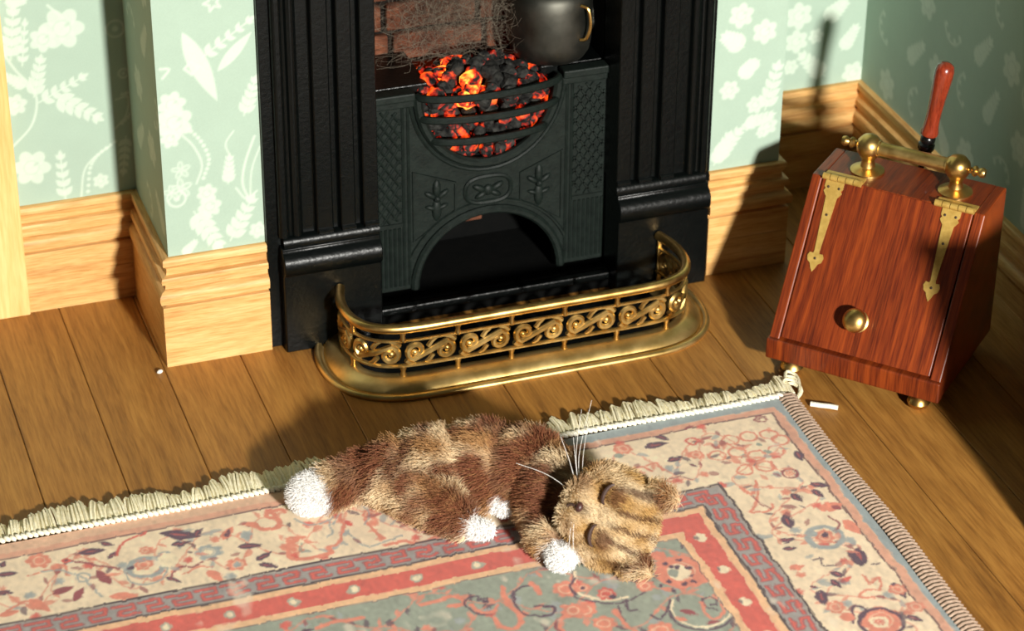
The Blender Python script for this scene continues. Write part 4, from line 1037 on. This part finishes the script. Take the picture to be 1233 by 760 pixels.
for cu, bo in ((0.064, 0.018), (0.368, 0.006)):
    T = 0.412; rt_ = [(0.024, 0.0), (0.024, -0.016), (0.020, -0.021), (0.024, -0.027), (0.018, -0.036), (0.0145, -0.040), (0.0065, -0.178), (0.008, -0.184), (0.017, -0.183), (0.021, -0.192), (0.018, -0.204), (0.010, -0.210), (0.006, -0.220), (0.0, -0.230)]
    poly = [(cu+x, T+s) for x, s in rt_]+[(cu-x, T+s) for x, s in rt_[-2::-1]]
    hg = slab(poly, 0.002, 0.0048).build('hinge_strap', MT['brass_flat'], SC)
    for x, s in ((-0.014, -0.016), (0.014, -0.016), (0.0, -0.085), (0.0, -0.196)):
        p = lp(cu+x, T+s, 0.0045); q = Matrix.Translation(p) @ sn.to_track_quat('Z', 'Y').to_matrix().to_4x4()
        MB().lathe([(0.0035, 0), (0.0035, 0.0012), (0.0022, 0.0018)], 10, q).build('screw', MT['screw'], hg, True)
    kb = MB(); b0, b1 = cu+bo-0.052, cu+bo+0.050
    for k in range(5):
        a = b0+(b1-b0)*k/5+0.001; b = b0+(b1-b0)*(k+1)/5-0.001; kb.tube([lp(a, SL+0.001, 0.007), lp(b, SL+0.001, 0.007)], 0.0085, 10)
    kb.add([(b0, BT+0.004, ZTOP), (b1, BT+0.004, ZTOP), (b1, BT+0.030, ZTOP), (b0, BT+0.030, ZTOP), (b0, BT+0.004, ZTOP+0.004), (b1, BT+0.004, ZTOP+0.004), (b1, BT+0.030, ZTOP+0.004), (b0, BT+0.030, ZTOP+0.004)],
           [(0, 3, 2, 1), (4, 5, 6, 7), (0, 1, 5, 4), (1, 2, 6, 5), (2, 3, 7, 6), (3, 0, 4, 7)])
    kb.build('hinge_knuckle', MT['brass_flat'], SC, True)
kq = Matrix.Translation(lp(0.212, 0.092, 0.001)) @ sn.to_track_quat('Z', 'Y').to_matrix().to_4x4()
MB().lathe([(0.0, 0.0), (0.024, 0.0), (0.028, 0.003), (0.028, 0.006), (0.020, 0.009), (0.016, 0.014), (0.020, 0.020), (0.028, 0.026), (0.031, 0.034), (0.028, 0.043), (0.019, 0.050), (0.009, 0.053), (0.0, 0.0535)], 28, kq).build('knob', MT['brass_pol'], SC, True)
HY = 0.300
for k, u in enumerate((0.115, 0.345)):
    MB().lathe([(0.0, 0.0), (0.043, 0.0), (0.043, 0.005), (0.032, 0.010), (0.019, 0.015), (0.016, 0.027), (0.017, 0.036), (0.023, 0.044), (0.030, 0.056), (0.0325, 0.069), (0.030, 0.083), (0.019, 0.096), (0.0, 0.102)], 24, Matrix.Translation((u, HY, ZTOP))).build('handle_post', MT['brass_pol'], SC, True)
    sg = -1 if k == 0 else 1
    q = Matrix.Translation((u+sg*0.029, HY, ZTOP+0.069)) @ Vector((sg, 0, 0)).to_track_quat('Z', 'Y').to_matrix().to_4x4()
    MB().lathe([(0.008, 0), (0.008, 0.008), (0.013, 0.012), (0.014, 0.018), (0.008, 0.023), (0.012, 0.030), (0.013, 0.036), (0.010, 0.042), (0.0, 0.045)], 16, q).build('finial', MT['brass_pol'], SC, True)
MB().tube([(0.115+0.020, HY, ZTOP+0.069), (0.143, HY, ZTOP+0.069), (0.144, HY, ZTOP+0.069), (0.316, HY, ZTOP+0.069), (0.317, HY, ZTOP+0.069), (0.345-0.020, HY, ZTOP+0.069)], [0.021, 0.021, 0.0175, 0.0175, 0.021, 0.021], 16).build('handle_bar', MT['brass'], SC, True)
for u in (0.058, SW-0.056):
    for b in (0.022, BD-0.045):
        MB().lathe([(0.0, 0.0), (0.014, 0.001), (0.025, 0.009), (0.029, 0.019), (0.025, 0.030), (0.014, 0.038), (0.013, 0.045), (0.0, 0.045)], 18, Matrix.Translation((u, b, 0))).build('foot', MT['brass_pol'], SC, True)
MB().box(0.205, 0.265, BD, BD+0.028, 0.34, 0.352).build('shovel_clip', MT['brass'], SC)
# shovel hanging behind it
SH = thing('coal_shovel', 'coal shovel with turned red-brown handle standing up behind the scuttle', 'shovel', (1.417, -0.490, 0), math.radians(-47.1))
pb = Vector((0.213, 0.424, 0.437)); pt = Vector((0.2515, 0.424, 0.7325)); ax = (pt-pb).normalized(); Lh = (pt-pb).length
hm = Matrix.Translation(pb) @ ax.to_track_quat('Z', 'Y').to_matrix().to_4x4()
zz = lambda f: f*Lh
MB().lathe([(0.012, zz(.315)), (0.0215, zz(.318)), (0.0225, zz(.345)), (0.0205, zz(.37)), (0.0185, zz(.42)), (0.0180, zz(.52)), (0.0195, zz(.65)), (0.0225, zz(.78)), (0.0245, zz(.87)), (0.0240, zz(.93)), (0.0200, zz(.975)), (0.011, zz(.996)), (0.0, zz(1.0))], 20, hm).build('handle', MT['mahogany_turned'], SH, True)
MB().lathe([(0.0, zz(.10)), (0.017, zz(.10)), (0.017, zz(.16)), (0.021, zz(.18)), (0.021, zz(.22)), (0.016, zz(.235)), (0.019, zz(.25)), (0.019, zz(.285)), (0.016, zz(.30)), (0.019, zz(.316)), (0.0, zz(.317))], 18, hm).build('ferrule', MT['black_gloss'], SH, True)
q0 = pb+ax*zz(.11)
MB().tube([q0, pb-ax*0.10, Vector((0.195, 0.424, 0.24))], 0.008, 10).build('shaft', MT['black_gloss'], SH, True)
MB().prism([(0.130, 0.02), (0.260, 0.02), (0.265, 0.18), (0.225, 0.235), (0.165, 0.235), (0.125, 0.18)], 0.418, 0.428, 'y').box(0.123, 0.131, 0.418, 0.448, 0.02, 0.18).box(0.259, 0.267, 0.418, 0.448, 0.02, 0.18).build('blade', MT['iron'], SH, bevel=0.002)

# ---------------------------------------------------------------- rug
RX0, RX1, RY0, RY1, RZ = -1.15, 1.382, -1.95, -0.640, 0.0150
RUGC = {k: lin(v) for k, v in dict(p=(84, 52, 72), m=(148, 64, 68), s=(226, 134, 106), r=(216, 92, 76), b=(160, 164, 160), g=(150, 154, 138), c=(246, 224, 186)).items()}
rc = Canvas(RX0, RX1, RY0, RY1, 0.0026, 0.0036, lin((244, 218, 182)))
U, V = np.meshgrid(rc.u, rc.v)
wob = 0.0025*np.sin(U*17)+0.002*np.sin(V*23)
d = np.minimum(-0.700-V, 1.333-U)+wob*0.6
e1 = (-0.640-V); e2 = RX1-U
def band(lo, hi, col):
    m = (np.clip((d-lo)/0.003+0.5, 0, 1)*np.clip((hi-d)/0.003+0.5, 0, 1))[..., None]; rc.a[:] = rc.a*(1-m)+np.array(col)*m
DK = lin((72, 52, 52)); PEACH = lin((240, 188, 140)); GREY = lin((156, 148, 142)); FIELD = lin((150, 156, 138)); SALM = lin((222, 160, 130))
band(-0.2, -0.022, lin((226, 180, 146))); mb_ = (np.clip((U-0.62)/0.25, 0, 1)*np.clip((-0.028-d)/0.003+0.5, 0, 1))[..., None]; rc.a[:] = rc.a*(1-mb_)+np.array(lin((150, 160, 160)))*mb_; band(-0.026, -0.006, SALM); band(-0.006, 0.0, lin((120, 78, 70)))
def vine(cv, fn, s0, s1, v0, amp, lam, seed):
    r = random.Random(seed); pts = [(s, v0+amp*math.sin(2*math.pi*s/lam)) for s in np.arange(s0, s1, 0.012)]
    cv.stem([fn(*p) for p in pts], 0.0045, RUGC['s'], 0.75, False)
    for i, (s, v) in enumerate(pts):
        if i % 2: continue
        a = r.uniform(-2.2, 2.2); L_ = r.uniform(0.020, 0.036); c = r.choice([RUGC['s'], RUGC['s'], RUGC['m'], RUGC['b'], RUGC['p']])
        q = (s+math.cos(a)*L_, v+math.sin(a)*L_); cv.leaf(fn(s, v), fn(*q), r.uniform(.3, .55), c, 0.8)
        if i % 6 == 0: cv.flower(fn(s, v-0.03*math.copysign(1, math.sin(2*math.pi*s/lam))), 0.013, r.choice([RUGC['s'], RUGC['r'], RUGC['b']]), 6, r.random(), 0.85)
vine(rc, lambda a, b: (a, -0.700-b), RX0, 1.22, 0.115, 0.070, 0.30, 1); vine(rc, lambda a, b: (a, -0.700-b), RX0, 1.22, 0.115, -0.085, 0.22, 2)
vine(rc, lambda a, b: (1.333-b, a), RY0, -0.80, 0.115, 0.070, 0.30, 3); vine(rc, lambda a, b: (1.333-b, a), RY0, -0.80, 0.115, -0.085, 0.22, 4)
for it in RUG_ART:
    k = it[0]; c = RUGC[it[1]]; P = it[2]
    if k == 'leaf': rc.leaf(P, it[3], it[4], c); (rc.leaf((P[0]*.8+it[3][0]*.2, P[1]*.8+it[3][1]*.2), (P[0]*.3+it[3][0]*.7, P[1]*.3+it[3][1]*.7), it[4]*0.35, RUGC['r'], 0.6) if it[1] == 'p' else None)
    elif k == 'stem': rc.stem(P, it[3], c)
    elif k == 'ring': rc.ring(P, it[3], it[4], c)
    elif k == 'disc': rc.ellipse(P, it[3], it[3], 0, c)
    elif k == 'flow': rc.flower(P, it[3], c, 7, 0.4, 1.0); rc.ring(P, it[3]*0.5, 0.004, RUGC['c'], 0.5)
# the border carried on beyond the frame, and small sprays between the larger motifs
rr_ = random.Random(5)
for x in np.arange(-1.05, -0.62, 0.09):
    rc.flower((x, -0.80+0.05*math.sin(x*40)), 0.03, RUGC['s'], 7); rc.leaf((x, -0.88), (x+0.06, -0.85), 0.45, RUGC['p']); rc.stem([(x, -0.76), (x+.03, -0.82), (x+.08, -0.80)], 0.006, RUGC['m'])
for y in np.arange(-1.92, -1.66, 0.09): rc.flower((1.22, y), 0.03, RUGC['s'], 7); rc.leaf((1.15, y), (1.18, y+0.05), 0.45, RUGC['p'])
for _ in range(70):
    if rr_.random() < 0.6: x, y = rr_.uniform(-0.6, 1.3), rr_.uniform(-0.90, -0.72)
    else: x, y = rr_.uniform(1.13, 1.31), rr_.uniform(-1.6, -0.75)
    a = rr_.random()*6.3; rc.leaf((x, y), (x+0.028*math.cos(a), y+0.028*math.sin(a)), 0.45, rr_.choice([RUGC['s'], RUGC['s'], RUGC['m'], RUGC['b']]), 0.7)
# inner bands
band(0.230, 0.238, DK); band(0.238, 0.306, GREY); band(0.306, 0.326, PEACH); band(0.326, 0.386, RUGC['r']); band(0.386, 0.404, PEACH); band(0.404, 0.409, lin((120, 92, 84)))
band(0.300, 0.307, DK)
def key_unit(fn, s):
    q = [(s, 0.252), (s+0.046, 0.252), (s+0.046, 0.270), (s+0.014, 0.270), (s+0.014, 0.288), (s+0.052, 0.288)]
    rc.stem([fn(*p) for p in q], 0.0125, RUGC['m'], 0.9, False); rc.stem([fn(*p) for p in q], 0.0065, RUGC['r'], 0.9, False)
for s in np.arange(-1.14, 1.03, 0.0615): key_unit(lambda a, b: (a, -0.700-b), s)
for s in np.arange(-1.94, -1.00, 0.0615): key_unit(lambda a, b: (1.333-b, a), s)
for x in np.arange(-1.10, 1.0, 0.141):
    rc.ellipse((x+0.010, -1.056), 0.014, 0.013, 0, RUGC['c']); rc.ring((x+0.010, -1.056), 0.012, 0.006, RUGC['g'], 0.8)
for y in np.arange(-1.90, -1.08, 0.125):
    rc.ellipse((0.976, y+0.03), 0.014, 0.016, 0, RUGC['c']); rc.ellipse((0.966, y+0.033), 0.005, 0.008, 0, RUGC['p'], 0.8)
m = (np.clip((d-0.407)/0.003+0.5, 0, 1))
keep = rc.a.copy()
fc = Canvas(RX0, RX1, RY0, RY1, 0.0026, 0.0036, FIELD)
for k_, v_ in enumerate((1.16, 1.24, 1.34, 1.45, 1.58, 1.72)): vine(fc, lambda a, b: (a, -b), RX0, 0.93, v_, 0.040*(1 if k_ % 2 else -1), 0.26, 20+k_)
for it in RUG_ART:
    k = it[0]; P = it[2]; q = P[0] if k == 'stem' else P
    if q[1] > -1.09: continue
    c = RUGC[it[1]]
    if k == 'leaf': fc.leaf(P, it[3], it[4], c)
    elif k == 'stem': fc.stem(P, it[3], c)
    elif k == 'ring': fc.ring(P, it[3], it[4], c)
    elif k == 'disc': fc.ellipse(P, it[3], it[3], 0, c)
    elif k == 'flow': fc.flower(P, it[3], c, 7, 0.4); fc.ring(P, it[3]*0.5, 0.004, RUGC['c'], 0.5)
for _ in range(60):
    x, y = rr_.uniform(-1.1, 0.9), rr_.uniform(-1.93, -1.27); a = rr_.random()*6.3
    if rr_.random() < 0.5: fc.flower((x, y), rr_.uniform(.015, .035), RUGC['s'], 7)
    else: fc.stem([(x+math.cos(a+t)*0.04*(1-t*0.15), y+math.sin(a+t)*0.04*(1-t*0.15)) for t in np.arange(0, 4.5, 0.75)], 0.006, rr_.choice([RUGC['p'], RUGC['s'], RUGC['c']]))
rc.a = keep*(1-m[..., None])+fc.a*m[..., None]
# hand-made irregularity: the motifs wander a little, the dye is uneven
def smooth_noise(cell, seed):
    r = np.random.default_rng(seed); ny, nx = rc.a.shape[:2]; gy, gx = ny//cell+3, nx//cell+3; g = r.normal(0, 1, (gy, gx))
    yy = np.arange(ny)/cell; xx = np.arange(nx)/cell; y0 = yy.astype(int); x0_ = xx.astype(int); fy_ = (yy-y0)[:, None]; fx_ = (xx-x0_)[None, :]
    return (g[y0][:, x0_]*(1-fy_)*(1-fx_)+g[y0+1][:, x0_]*fy_*(1-fx_)+g[y0][:, x0_+1]*(1-fy_)*fx_+g[y0+1][:, x0_+1]*fy_*fx_)
ny_, nx_ = rc.a.shape[:2]; JY, JX = np.meshgrid(np.arange(ny_), np.arange(nx_), indexing='ij')
wx = 0.8*smooth_noise(9, 1)+0.8*smooth_noise(4, 2); wy = 0.4*smooth_noise(9, 3)+0.4*smooth_noise(4, 4)
rc.a = rc.a[np.clip((JY+wy).round().astype(int), 0, ny_-1), np.clip((JX+wx).round().astype(int), 0, nx_-1)]
rc.a = np.clip(rc.a*(1+0.07*smooth_noise(3, 5)+0.05*smooth_noise(12, 6))[..., None], 0, 0.97)
wear = np.clip(smooth_noise(26, 7)*0.5+smooth_noise(6, 8)*0.35-0.62, 0, 0.5)[..., None]; rc.a = rc.a*(1-wear)+np.array(lin((244, 226, 200)))*wear
RUG = thing('rug', 'floral red, beige and grey bordered rug with a cream fringe', 'rug', (0, 0, 0))
def rz(x, y): return RZ+0.0025*np.sin(x*5.1+1.0)*np.sin(y*6.3)
Vx = np.stack([U, V, rz(U, V)], -1).reshape(-1, 3); nu, nv = len(rc.u), len(rc.v); idx = np.arange(nu*nv).reshape(nv, nu)
grid_object('pile', Vx, np.stack([idx[:-1, :-1], idx[:-1, 1:], idx[1:, 1:], idx[1:, :-1]], -1).reshape(-1, 4), rc.a.reshape(-1, 3), MT['rug'], RUG)
MB().box(RX0, RX1, RY0, RY1, 0.0005, 0.0115).build('backing', MT['backing'], RUG)
bd = MB(); npt = 900; ys = np.linspace(RY1+0.004, RY0, npt)
bd.tube([(1.402+0.004*math.sin(y*9), y, 0.0125+0.001*math.sin(y*14)) for y in ys], [0.0214+0.0022*math.sin(k*2*math.pi/9.0) for k in range(npt)], 8, flat=(1.15, 0.62))
bd.build('side_binding', MT['binding'], RUG, True)
sb = MB()
for k, x in enumerate(np.arange(RX0, 1.41, 0.0125)):
    c = (x, -0.634+0.003*math.sin(x*9), 0.0185+0.0015*(k % 2)); sb.ell(c, (0.0058, 0.0125, 0.0065), 7, 5, Matrix.Rotation(0.55, 3, 'Z'))
tag(sb.build('edge_stitching', MT['twine'], RUG, True), kind='stuff')
fr = MB(); rf = random.Random(3)
x = RX0
while x < 1.425:
    ln = 0.078+0.012*math.sin(x*14)+0.010*math.sin(x*31+1)+rf.uniform(-.008, .010); ln -= 0.022*max(0, x-0.6)
    dx = rf.uniform(-.010, .010)+0.004; zt = 0.010+rf.uniform(0, .010); y0 = -0.630+0.003*math.sin(x*9); wdt = rf.uniform(.007, .011)
    fr.tube([(x, y0, 0.014), (x+dx*.4, y0+ln*.45, zt+0.004), (x+dx, y0+ln*.9, zt), (x+dx+wdt*.5, y0+ln, zt-0.002), (x+dx+wdt, y0+ln*.88, zt), (x+wdt+dx*.4, y0+ln*.45, zt+0.004), (x+wdt, y0, 0.014)], 0.0044, 5)
    x += wdt*0.92
for k in range(4):   # loops curling off the corner
    a = 1.400+0.004*k; fr.tube(catmull([(a, -0.632, 0.012), (a+0.012+.006*k, -0.595+0.016*k, 0.018+.004*(k % 2)), (a+0.042+0.004*k, -0.590+0.010*k, 0.016), (a+0.052-.004*k, -0.622+.004*k, 0.012+.004*(k % 2)), (a+0.026, -0.650+0.004*k, 0.010)], 6), 0.0042, 6)
tag(fr.build('fringe', MT['fringe'], RUG, True), kind='stuff')
o = MB().tube(catmull([(1.452, -0.676, 0.007), (1.472, -0.690, 0.007), (1.490, -0.702, 0.008), (1.508, -0.714, 0.007)], 4), 0.0062, 8).build('thread', MT['twine'], None, True)
tag(o, 'short snip of white thread on the floor by the rug corner', 'thread')
o = MB().ell((-0.028, 0.008-0.03, 0.005), (0.009, 0.006, 0.005), 8, 6, Matrix.Rotation(0.5, 3, 'Z')).build('crumb', MT['white'], None, True)
tag(o, 'tiny white crumb on the floorboards at the foot of the chimney corner', 'crumb')

# ---------------------------------------------------------------- cat
CT = thing('cat', 'brown and cream tabby cat with white paws asleep on the rug', 'cat', (0.5, -0.85, 0.0))
CB = Vector((0.5, -0.85, 0.0))
H = Vector((0.758, -1.117, 0.118))
hu = Vector((0.6388, -0.7690, -0.0231)).normalized(); hs = Vector((-0.4839, -0.3783, -0.7891)); hs = (hs-hu*hs.dot(hu)).normalized(); hf = hs.cross(hu)
HR = Matrix((hs, hu, hf)).transposed()     # local (side, up, face)
def hp(a, b, c): return H+hs*a+hu*b+hf*c
body = MB()
def E(c, r, R=None): body.ell(Vector(c)-CB, r, 18, 12, R)
Rz = lambda a: Matrix.Rotation(math.radians(a), 3, 'Z')
E((0.300, -0.725, 0.080), (0.060, 0.050, 0.050), Rz(-20)); E((0.365, -0.760, 0.092), (0.085, 0.085, 0.070), Rz(-20)); E((0.450, -0.775, 0.098), (0.105, 0.105, 0.078))
E((0.555, -0.795, 0.102), (0.105, 0.108, 0.082), Rz(-15)); E((0.640, -0.850, 0.103), (0.090, 0.105, 0.084), Rz(-40)); E((0.680, -0.945, 0.098), (0.078, 0.100, 0.078), Rz(-40)); E((0.715, -1.020, 0.100), (0.070, 0.080, 0.076))
# hind leg folded forward, hind paws
E((0.405, -0.850, 0.082), (0.085, 0.060, 0.058), Rz(-35)); E((0.440, -0.905, 0.060), (0.060, 0.040, 0.040), Rz(-30)); E((0.472, -0.948, 0.044), (0.034, 0.024, 0.024), Rz(-20)); E((0.503, -0.968, 0.042), (0.030, 0.022, 0.021), Rz(-10))
E((0.540, -0.893, 0.074), (0.038, 0.030, 0.032), Rz(-40)); E((0.572, -0.918, 0.064), (0.020, 0.028, 0.026))
# front legs
E((0.645, -0.985, 0.080), (0.052, 0.068, 0.054), Rz(10)); E((0.628, -1.065, 0.062), (0.037, 0.058, 0.040)); E((0.635, -1.132, 0.052), (0.034, 0.032, 0.033))
# tail
for k in range(9):
    t = k/8; E((0.300-0.13*t, -0.725-0.018*t, 0.082-0.014*t), (0.050, 0.048, 0.047))
E((0.166, -0.743, 0.068), (0.052, 0.048, 0.048))
# head
E(H, (0.112, 0.098, 0.088), HR); E(hp(0, -0.045, 0.055), (0.062, 0.046, 0.046), HR)
for sg in (-1, 1):
    E(hp(sg*0.026, -0.052, 0.082), (0.034, 0.030, 0.028), HR); E(hp(sg*0.062, -0.030, 0.020), (0.050, 0.050, 0.05), HR)
    for k in range(6):     # ears
        t = k/5; E(hp(sg*(0.066+0.022*t), 0.070+0.058*t, 0.010-0.004*t), (0.036*(1-t)+0.008, 0.018, 0.018*(1-t)+0.006), HR)
tmp = bpy.data.objects.new('cat_blocks', body.mesh('cat_blocks')); COL.objects.link(tmp)
rm = tmp.modifiers.new('r', 'REMESH'); rm.mode = 'VOXEL'; rm.voxel_size = 0.0075
sm = tmp.modifiers.new('s', 'SMOOTH'); sm.factor = 0.5; sm.iterations = 5
dg = bpy.context.evaluated_depsgraph_get(); dg.update()
cme = bpy.data.meshes.new_from_object(tmp.evaluated_get(dg)); cme.name = 'body'
bpy.data.objects.remove(tmp)
for p in cme.polygons: p.use_smooth = True
nv_ = len(cme.vertices); CV = np.empty(nv_*3); cme.vertices.foreach_get('co', CV); CV = CV.reshape(-1, 3)
CV[:, 2] = np.maximum(CV[:, 2], 0.0195); cme.vertices.foreach_set('co', CV.ravel())
def vnoise(p, s, seed):
    r = np.random.default_rng(seed); out = np.zeros(len(p))
    for k in range(6):
        q = r.normal(0, 1, 3); q /= np.linalg.norm(q); out += np.sin(p@q*s*(1+0.35*k)+r.random()*6.28)/(1+0.2*k)
    return out/3.0
CREAM = np.array(lin((232, 208, 168))); TAN = np.array(lin((172, 128, 82))); BROWN = np.array(lin((134, 80, 54))); DARK = np.array(lin((78, 46, 32))); PAW = np.array((0.93, 0.90, 0.86)); GOLD = np.array(lin((192, 152, 94)))
STR = CAT_STRIPES
def cat_color(p):
    """p: world points -> fur colour"""
    n = len(p); c = np.tile(TAN, (n, 1)); k = np.clip(vnoise(p, 45, 1)*0.9+0.55, 0, 1)[:, None]; c = c*(1-k)+CREAM*k
    q = p+0.012*np.stack([vnoise(p, 50, 2), vnoise(p, 50, 3), vnoise(p, 50, 4)], -1)
    k = np.clip((vnoise(p*np.array((1.0, 0.6, 0.6)), 34, 31)-0.12)*2.2, 0, 0.85)[:, None]; c = c*(1-k)+(BROWN*0.8+DARK*0.2)*k
    for a, b, r, dk in STR:
        r = r*1.25
        a = np.array(a); b = np.array(b); ab = b-a; t = np.clip((q-a)@ab/((ab**2).sum()+1e-9), 0, 1); d_ = np.linalg.norm(q-a-t[:, None]*ab, axis=1)
        m = np.clip((r-d_)/0.020+0.5, 0, 1)[:, None]*0.95; c = c*(1-m)+(BROWN*(1-dk)+DARK*dk)*m
    hd = np.linalg.norm((p-np.array(hp(0, 0.02, 0)))/0.135, axis=1); m = np.clip((1.0-hd)/0.12, 0, 1)[:, None]
    L_ = np.stack([(p-np.array(H))@np.array(hs), (p-np.array(H))@np.array(hu), (p-np.array(H))@np.array(hf)], -1)
    fc_ = np.tile(GOLD, (n, 1)); kk = np.clip(vnoise(p, 60, 8)+0.4, 0, 1)[:, None]; fc_ = fc_*(1-kk)+CREAM*kk
    s = np.sin(L_[:, 0]*150+vnoise(p, 40, 9)*1.2); kk = np.clip((s-0.35)*2.0, 0, 1)*np.clip((L_[:, 1]-0.015)/0.02, 0, 1)*0.8; fc_ = fc_*(1-kk[:, None])+DARK*kk[:, None]*1.3
    ear = np.clip((L_[:, 1]-0.082)/0.02, 0, 1)[:, None]*np.clip((np.abs(L_[:, 0])-0.045)/0.015, 0, 1)[:, None]; fc_ = fc_*(1-ear)+(BROWN*0.6+DARK*0.4)*ear
    for sg in (-1, 1):
        de = np.hypot((L_[:, 0]-sg*0.050)/1.3, L_[:, 1]-0.016); ke = np.clip((0.022-de)/0.008, 0, 1)[:, None]*0.75; fc_ = fc_*(1-ke)+(DARK*0.6+BROWN*0.5)*ke
    kn = np.clip((0.018-np.hypot(L_[:, 0], L_[:, 1]+0.042))/0.008, 0, 1)[:, None]*0.6; fc_ = fc_*(1-kn)+DARK*kn
    c = c*(1-m)+fc_*m
    for (w_, r) in (((0.160, -0.744, 0.068), 0.064), ((0.505, -0.970, 0.042), 0.037), ((0.574, -0.920, 0.064), 0.034), ((0.635, -1.136, 0.052), 0.040)):
        dd = np.linalg.norm(p-np.array(w_), axis=1); m = np.clip((r-dd)/0.006+0.5, 0, 1)[:, None]; c = c*(1-m)+PAW*m
    return c
at = cme.attributes.new('Col', 'FLOAT_COLOR', 'POINT')
WB = np.array(CB)
at.data.foreach_set('color', np.concatenate([cat_color(CV+WB)*0.8, np.ones((nv_, 1))], 1).astype(np.float32).ravel())
cme.materials.clear(); cme.materials.append(attr_mat('cat_skin', 0.9, 200, 0.2, 0.2)); cme.update()
BODY = link(bpy.data.objects.new('body', cme), CT)
# fur
cme.calc_loop_triangles(); tri = np.empty(len(cme.loop_triangles)*3, dtype=np.int32); cme.loop_triangles.foreach_get('vertices', tri); tri = tri.reshape(-1, 3)
NV = np.empty(nv_*3); cme.vertices.foreach_get('normal', NV); NV = NV.reshape(-1, 3)
a_, b_, c_ = CV[tri[:, 0]], CV[tri[:, 1]], CV[tri[:, 2]]; ar_ = np.linalg.norm(np.cross(b_-a_, c_-a_), axis=1)
keepm = (a_[:, 2] > 0.021) | (b_[:, 2] > 0.021); ar_ = ar_*keepm
NH, K = 130000, 5
pk = rng.choice(len(tri), NH, p=ar_/ar_.sum()); uu = rng.random((NH, 2)); fl = uu.sum(1) > 1; uu[fl] = 1-uu[fl]
root = a_[pk]+(b_[pk]-a_[pk])*uu[:, :1]+(c_[pk]-a_[pk])*uu[:, 1:]
nr = NV[tri[pk, 0]]; wp = root+WB
col_ = cat_color(wp); isw = (col_.min(1) > 0.6); inh = np.linalg.norm(wp-np.array(H), axis=1) < 0.135
flow = np.tile(np.array((-0.75, 0.15, -0.25)), (NH, 1))
flow[inh] = np.array(hu)*0.9; fl2 = vnoise(wp, 18, 21); flow[:, 1] += fl2*0.6; flow[:, 2] += vnoise(wp, 18, 22)*0.4
flow[isw] *= 0.5
flow -= nr*(flow*nr).sum(1)[:, None]
dr = nr*rng.uniform(0.35, 0.75, (NH, 1))+flow*0.8+rng.normal(0, 0.22, (NH, 3)); dr /= np.linalg.norm(dr, axis=1)[:, None]
ln = rng.uniform(0.016, 0.034, NH); ln[inh] *= 0.75; ln[isw] *= 0.45
P = np.zeros((NH, K, 3)); P[:, 0] = root-nr*0.002
for k in range(1, K):
    dr = dr+flow*0.16+np.array((0, 0, -0.05))+rng.normal(0, 0.10, (NH, 3)); dr /= np.linalg.norm(dr, axis=1)[:, None]; P[:, k] = P[:, k-1]+dr*(ln/(K-1))[:, None]
P[..., 2] = np.maximum(P[..., 2], 0.0185)
mixh = ((rng.random(NH) < 0.16) & ~isw & ~inh); col_[mixh] = col_[mixh]*0.45+TAN*0.55; val = rng.uniform(0.78, 1.15, (NH, 1)); col_ = np.clip(col_*val, 0, 0.95)
RR = np.linspace(0.00080, 0.00025, K)[None, :].repeat(NH, 0)
tag(hair_object('fur', P, RR, col_, MT['fur'], CT), kind='stuff')
# face: nose, closed eyelids, mouth, whiskers
def rel(p): return Vector(p)-CB
MT['nose'] = paint('cat_nose', (58, 34, 30), (84, 50, 44), 0.4, 60, 0.1)
MT['lid'] = paint('cat_eyelid', (52, 34, 28), (76, 54, 46), 0.6, 60, 0.1)
MT['whisk'] = paint('whisker_nylon', (236, 230, 220), (250, 248, 244), 0.3, 40, 0.0)
def on_skin(sa, ua):
    # point on the sculpted head in front of local (side, up)
    o_ = rel(hp(sa, ua, 0.25)); ok, loc_, nrm, _ = BODY.ray_cast(o_, -hf); return loc_ if ok else rel(hp(sa, ua, 0.1))
MB().ell(on_skin(0, -0.036)+hf*0.013, (0.012, 0.009, 0.008), 12, 8, HR).build('nose', MT['nose'], CT, True)
MB().tube([on_skin(0, -0.046)+hf*0.014, on_skin(0, -0.056)+hf*0.013, on_skin(0.006, -0.064)+hf*0.012], 0.0036, 6).build('mouth', MT['lid'], CT, True)
for sg in (-1, 1):
    MB().tube([on_skin(sg*(0.048+0.024*math.cos(t)), 0.012-0.011*math.sin(t))+hf*0.015 for t in np.linspace(0, math.pi, 9)], [.002, .003, .004, .0045, .0048, .0045, .004, .003, .002], 7).build('eyelid', MT['lid'], CT, True)
WS = [((0.690, -1.100, 0.185), (0.720, -1.00, 0.235), (0.79, -0.90, 0.330)), ((0.688, -1.100, 0.185), (0.708, -1.01, 0.240), (0.755, -0.92, 0.320)), ((0.694, -1.105, 0.185), (0.722, -1.02, 0.230), (0.765, -0.94, 0.290)),
      ((0.684, -1.100, 0.183), (0.685, -1.03, 0.240), (0.680, -0.97, 0.285)), ((0.686, -1.100, 0.183), (0.700, -1.03, 0.240), (0.715, -0.97, 0.275)),
      ((0.684, -1.098, 0.180), (0.625, -1.03, 0.215), (0.555, -0.98, 0.235)), ((0.650, -1.150, 0.160), (0.640, -1.165, 0.128), (0.630, -1.185, 0.096)), ((0.655, -1.150, 0.160), (0.646, -1.17, 0.130), (0.640, -1.19, 0.092))]
for w_ in WS:
    w0_ = Vector(w_[0]); cv_ = catmull([rel(w0_.lerp(Vector(q), 0.86)) for q in w_], 6); MB().tube(cv_, [0.0008-0.0004*k/(len(cv_)-1) for k in range(len(cv_))], 5).build('whisker', MT['whisk'], CT, True)
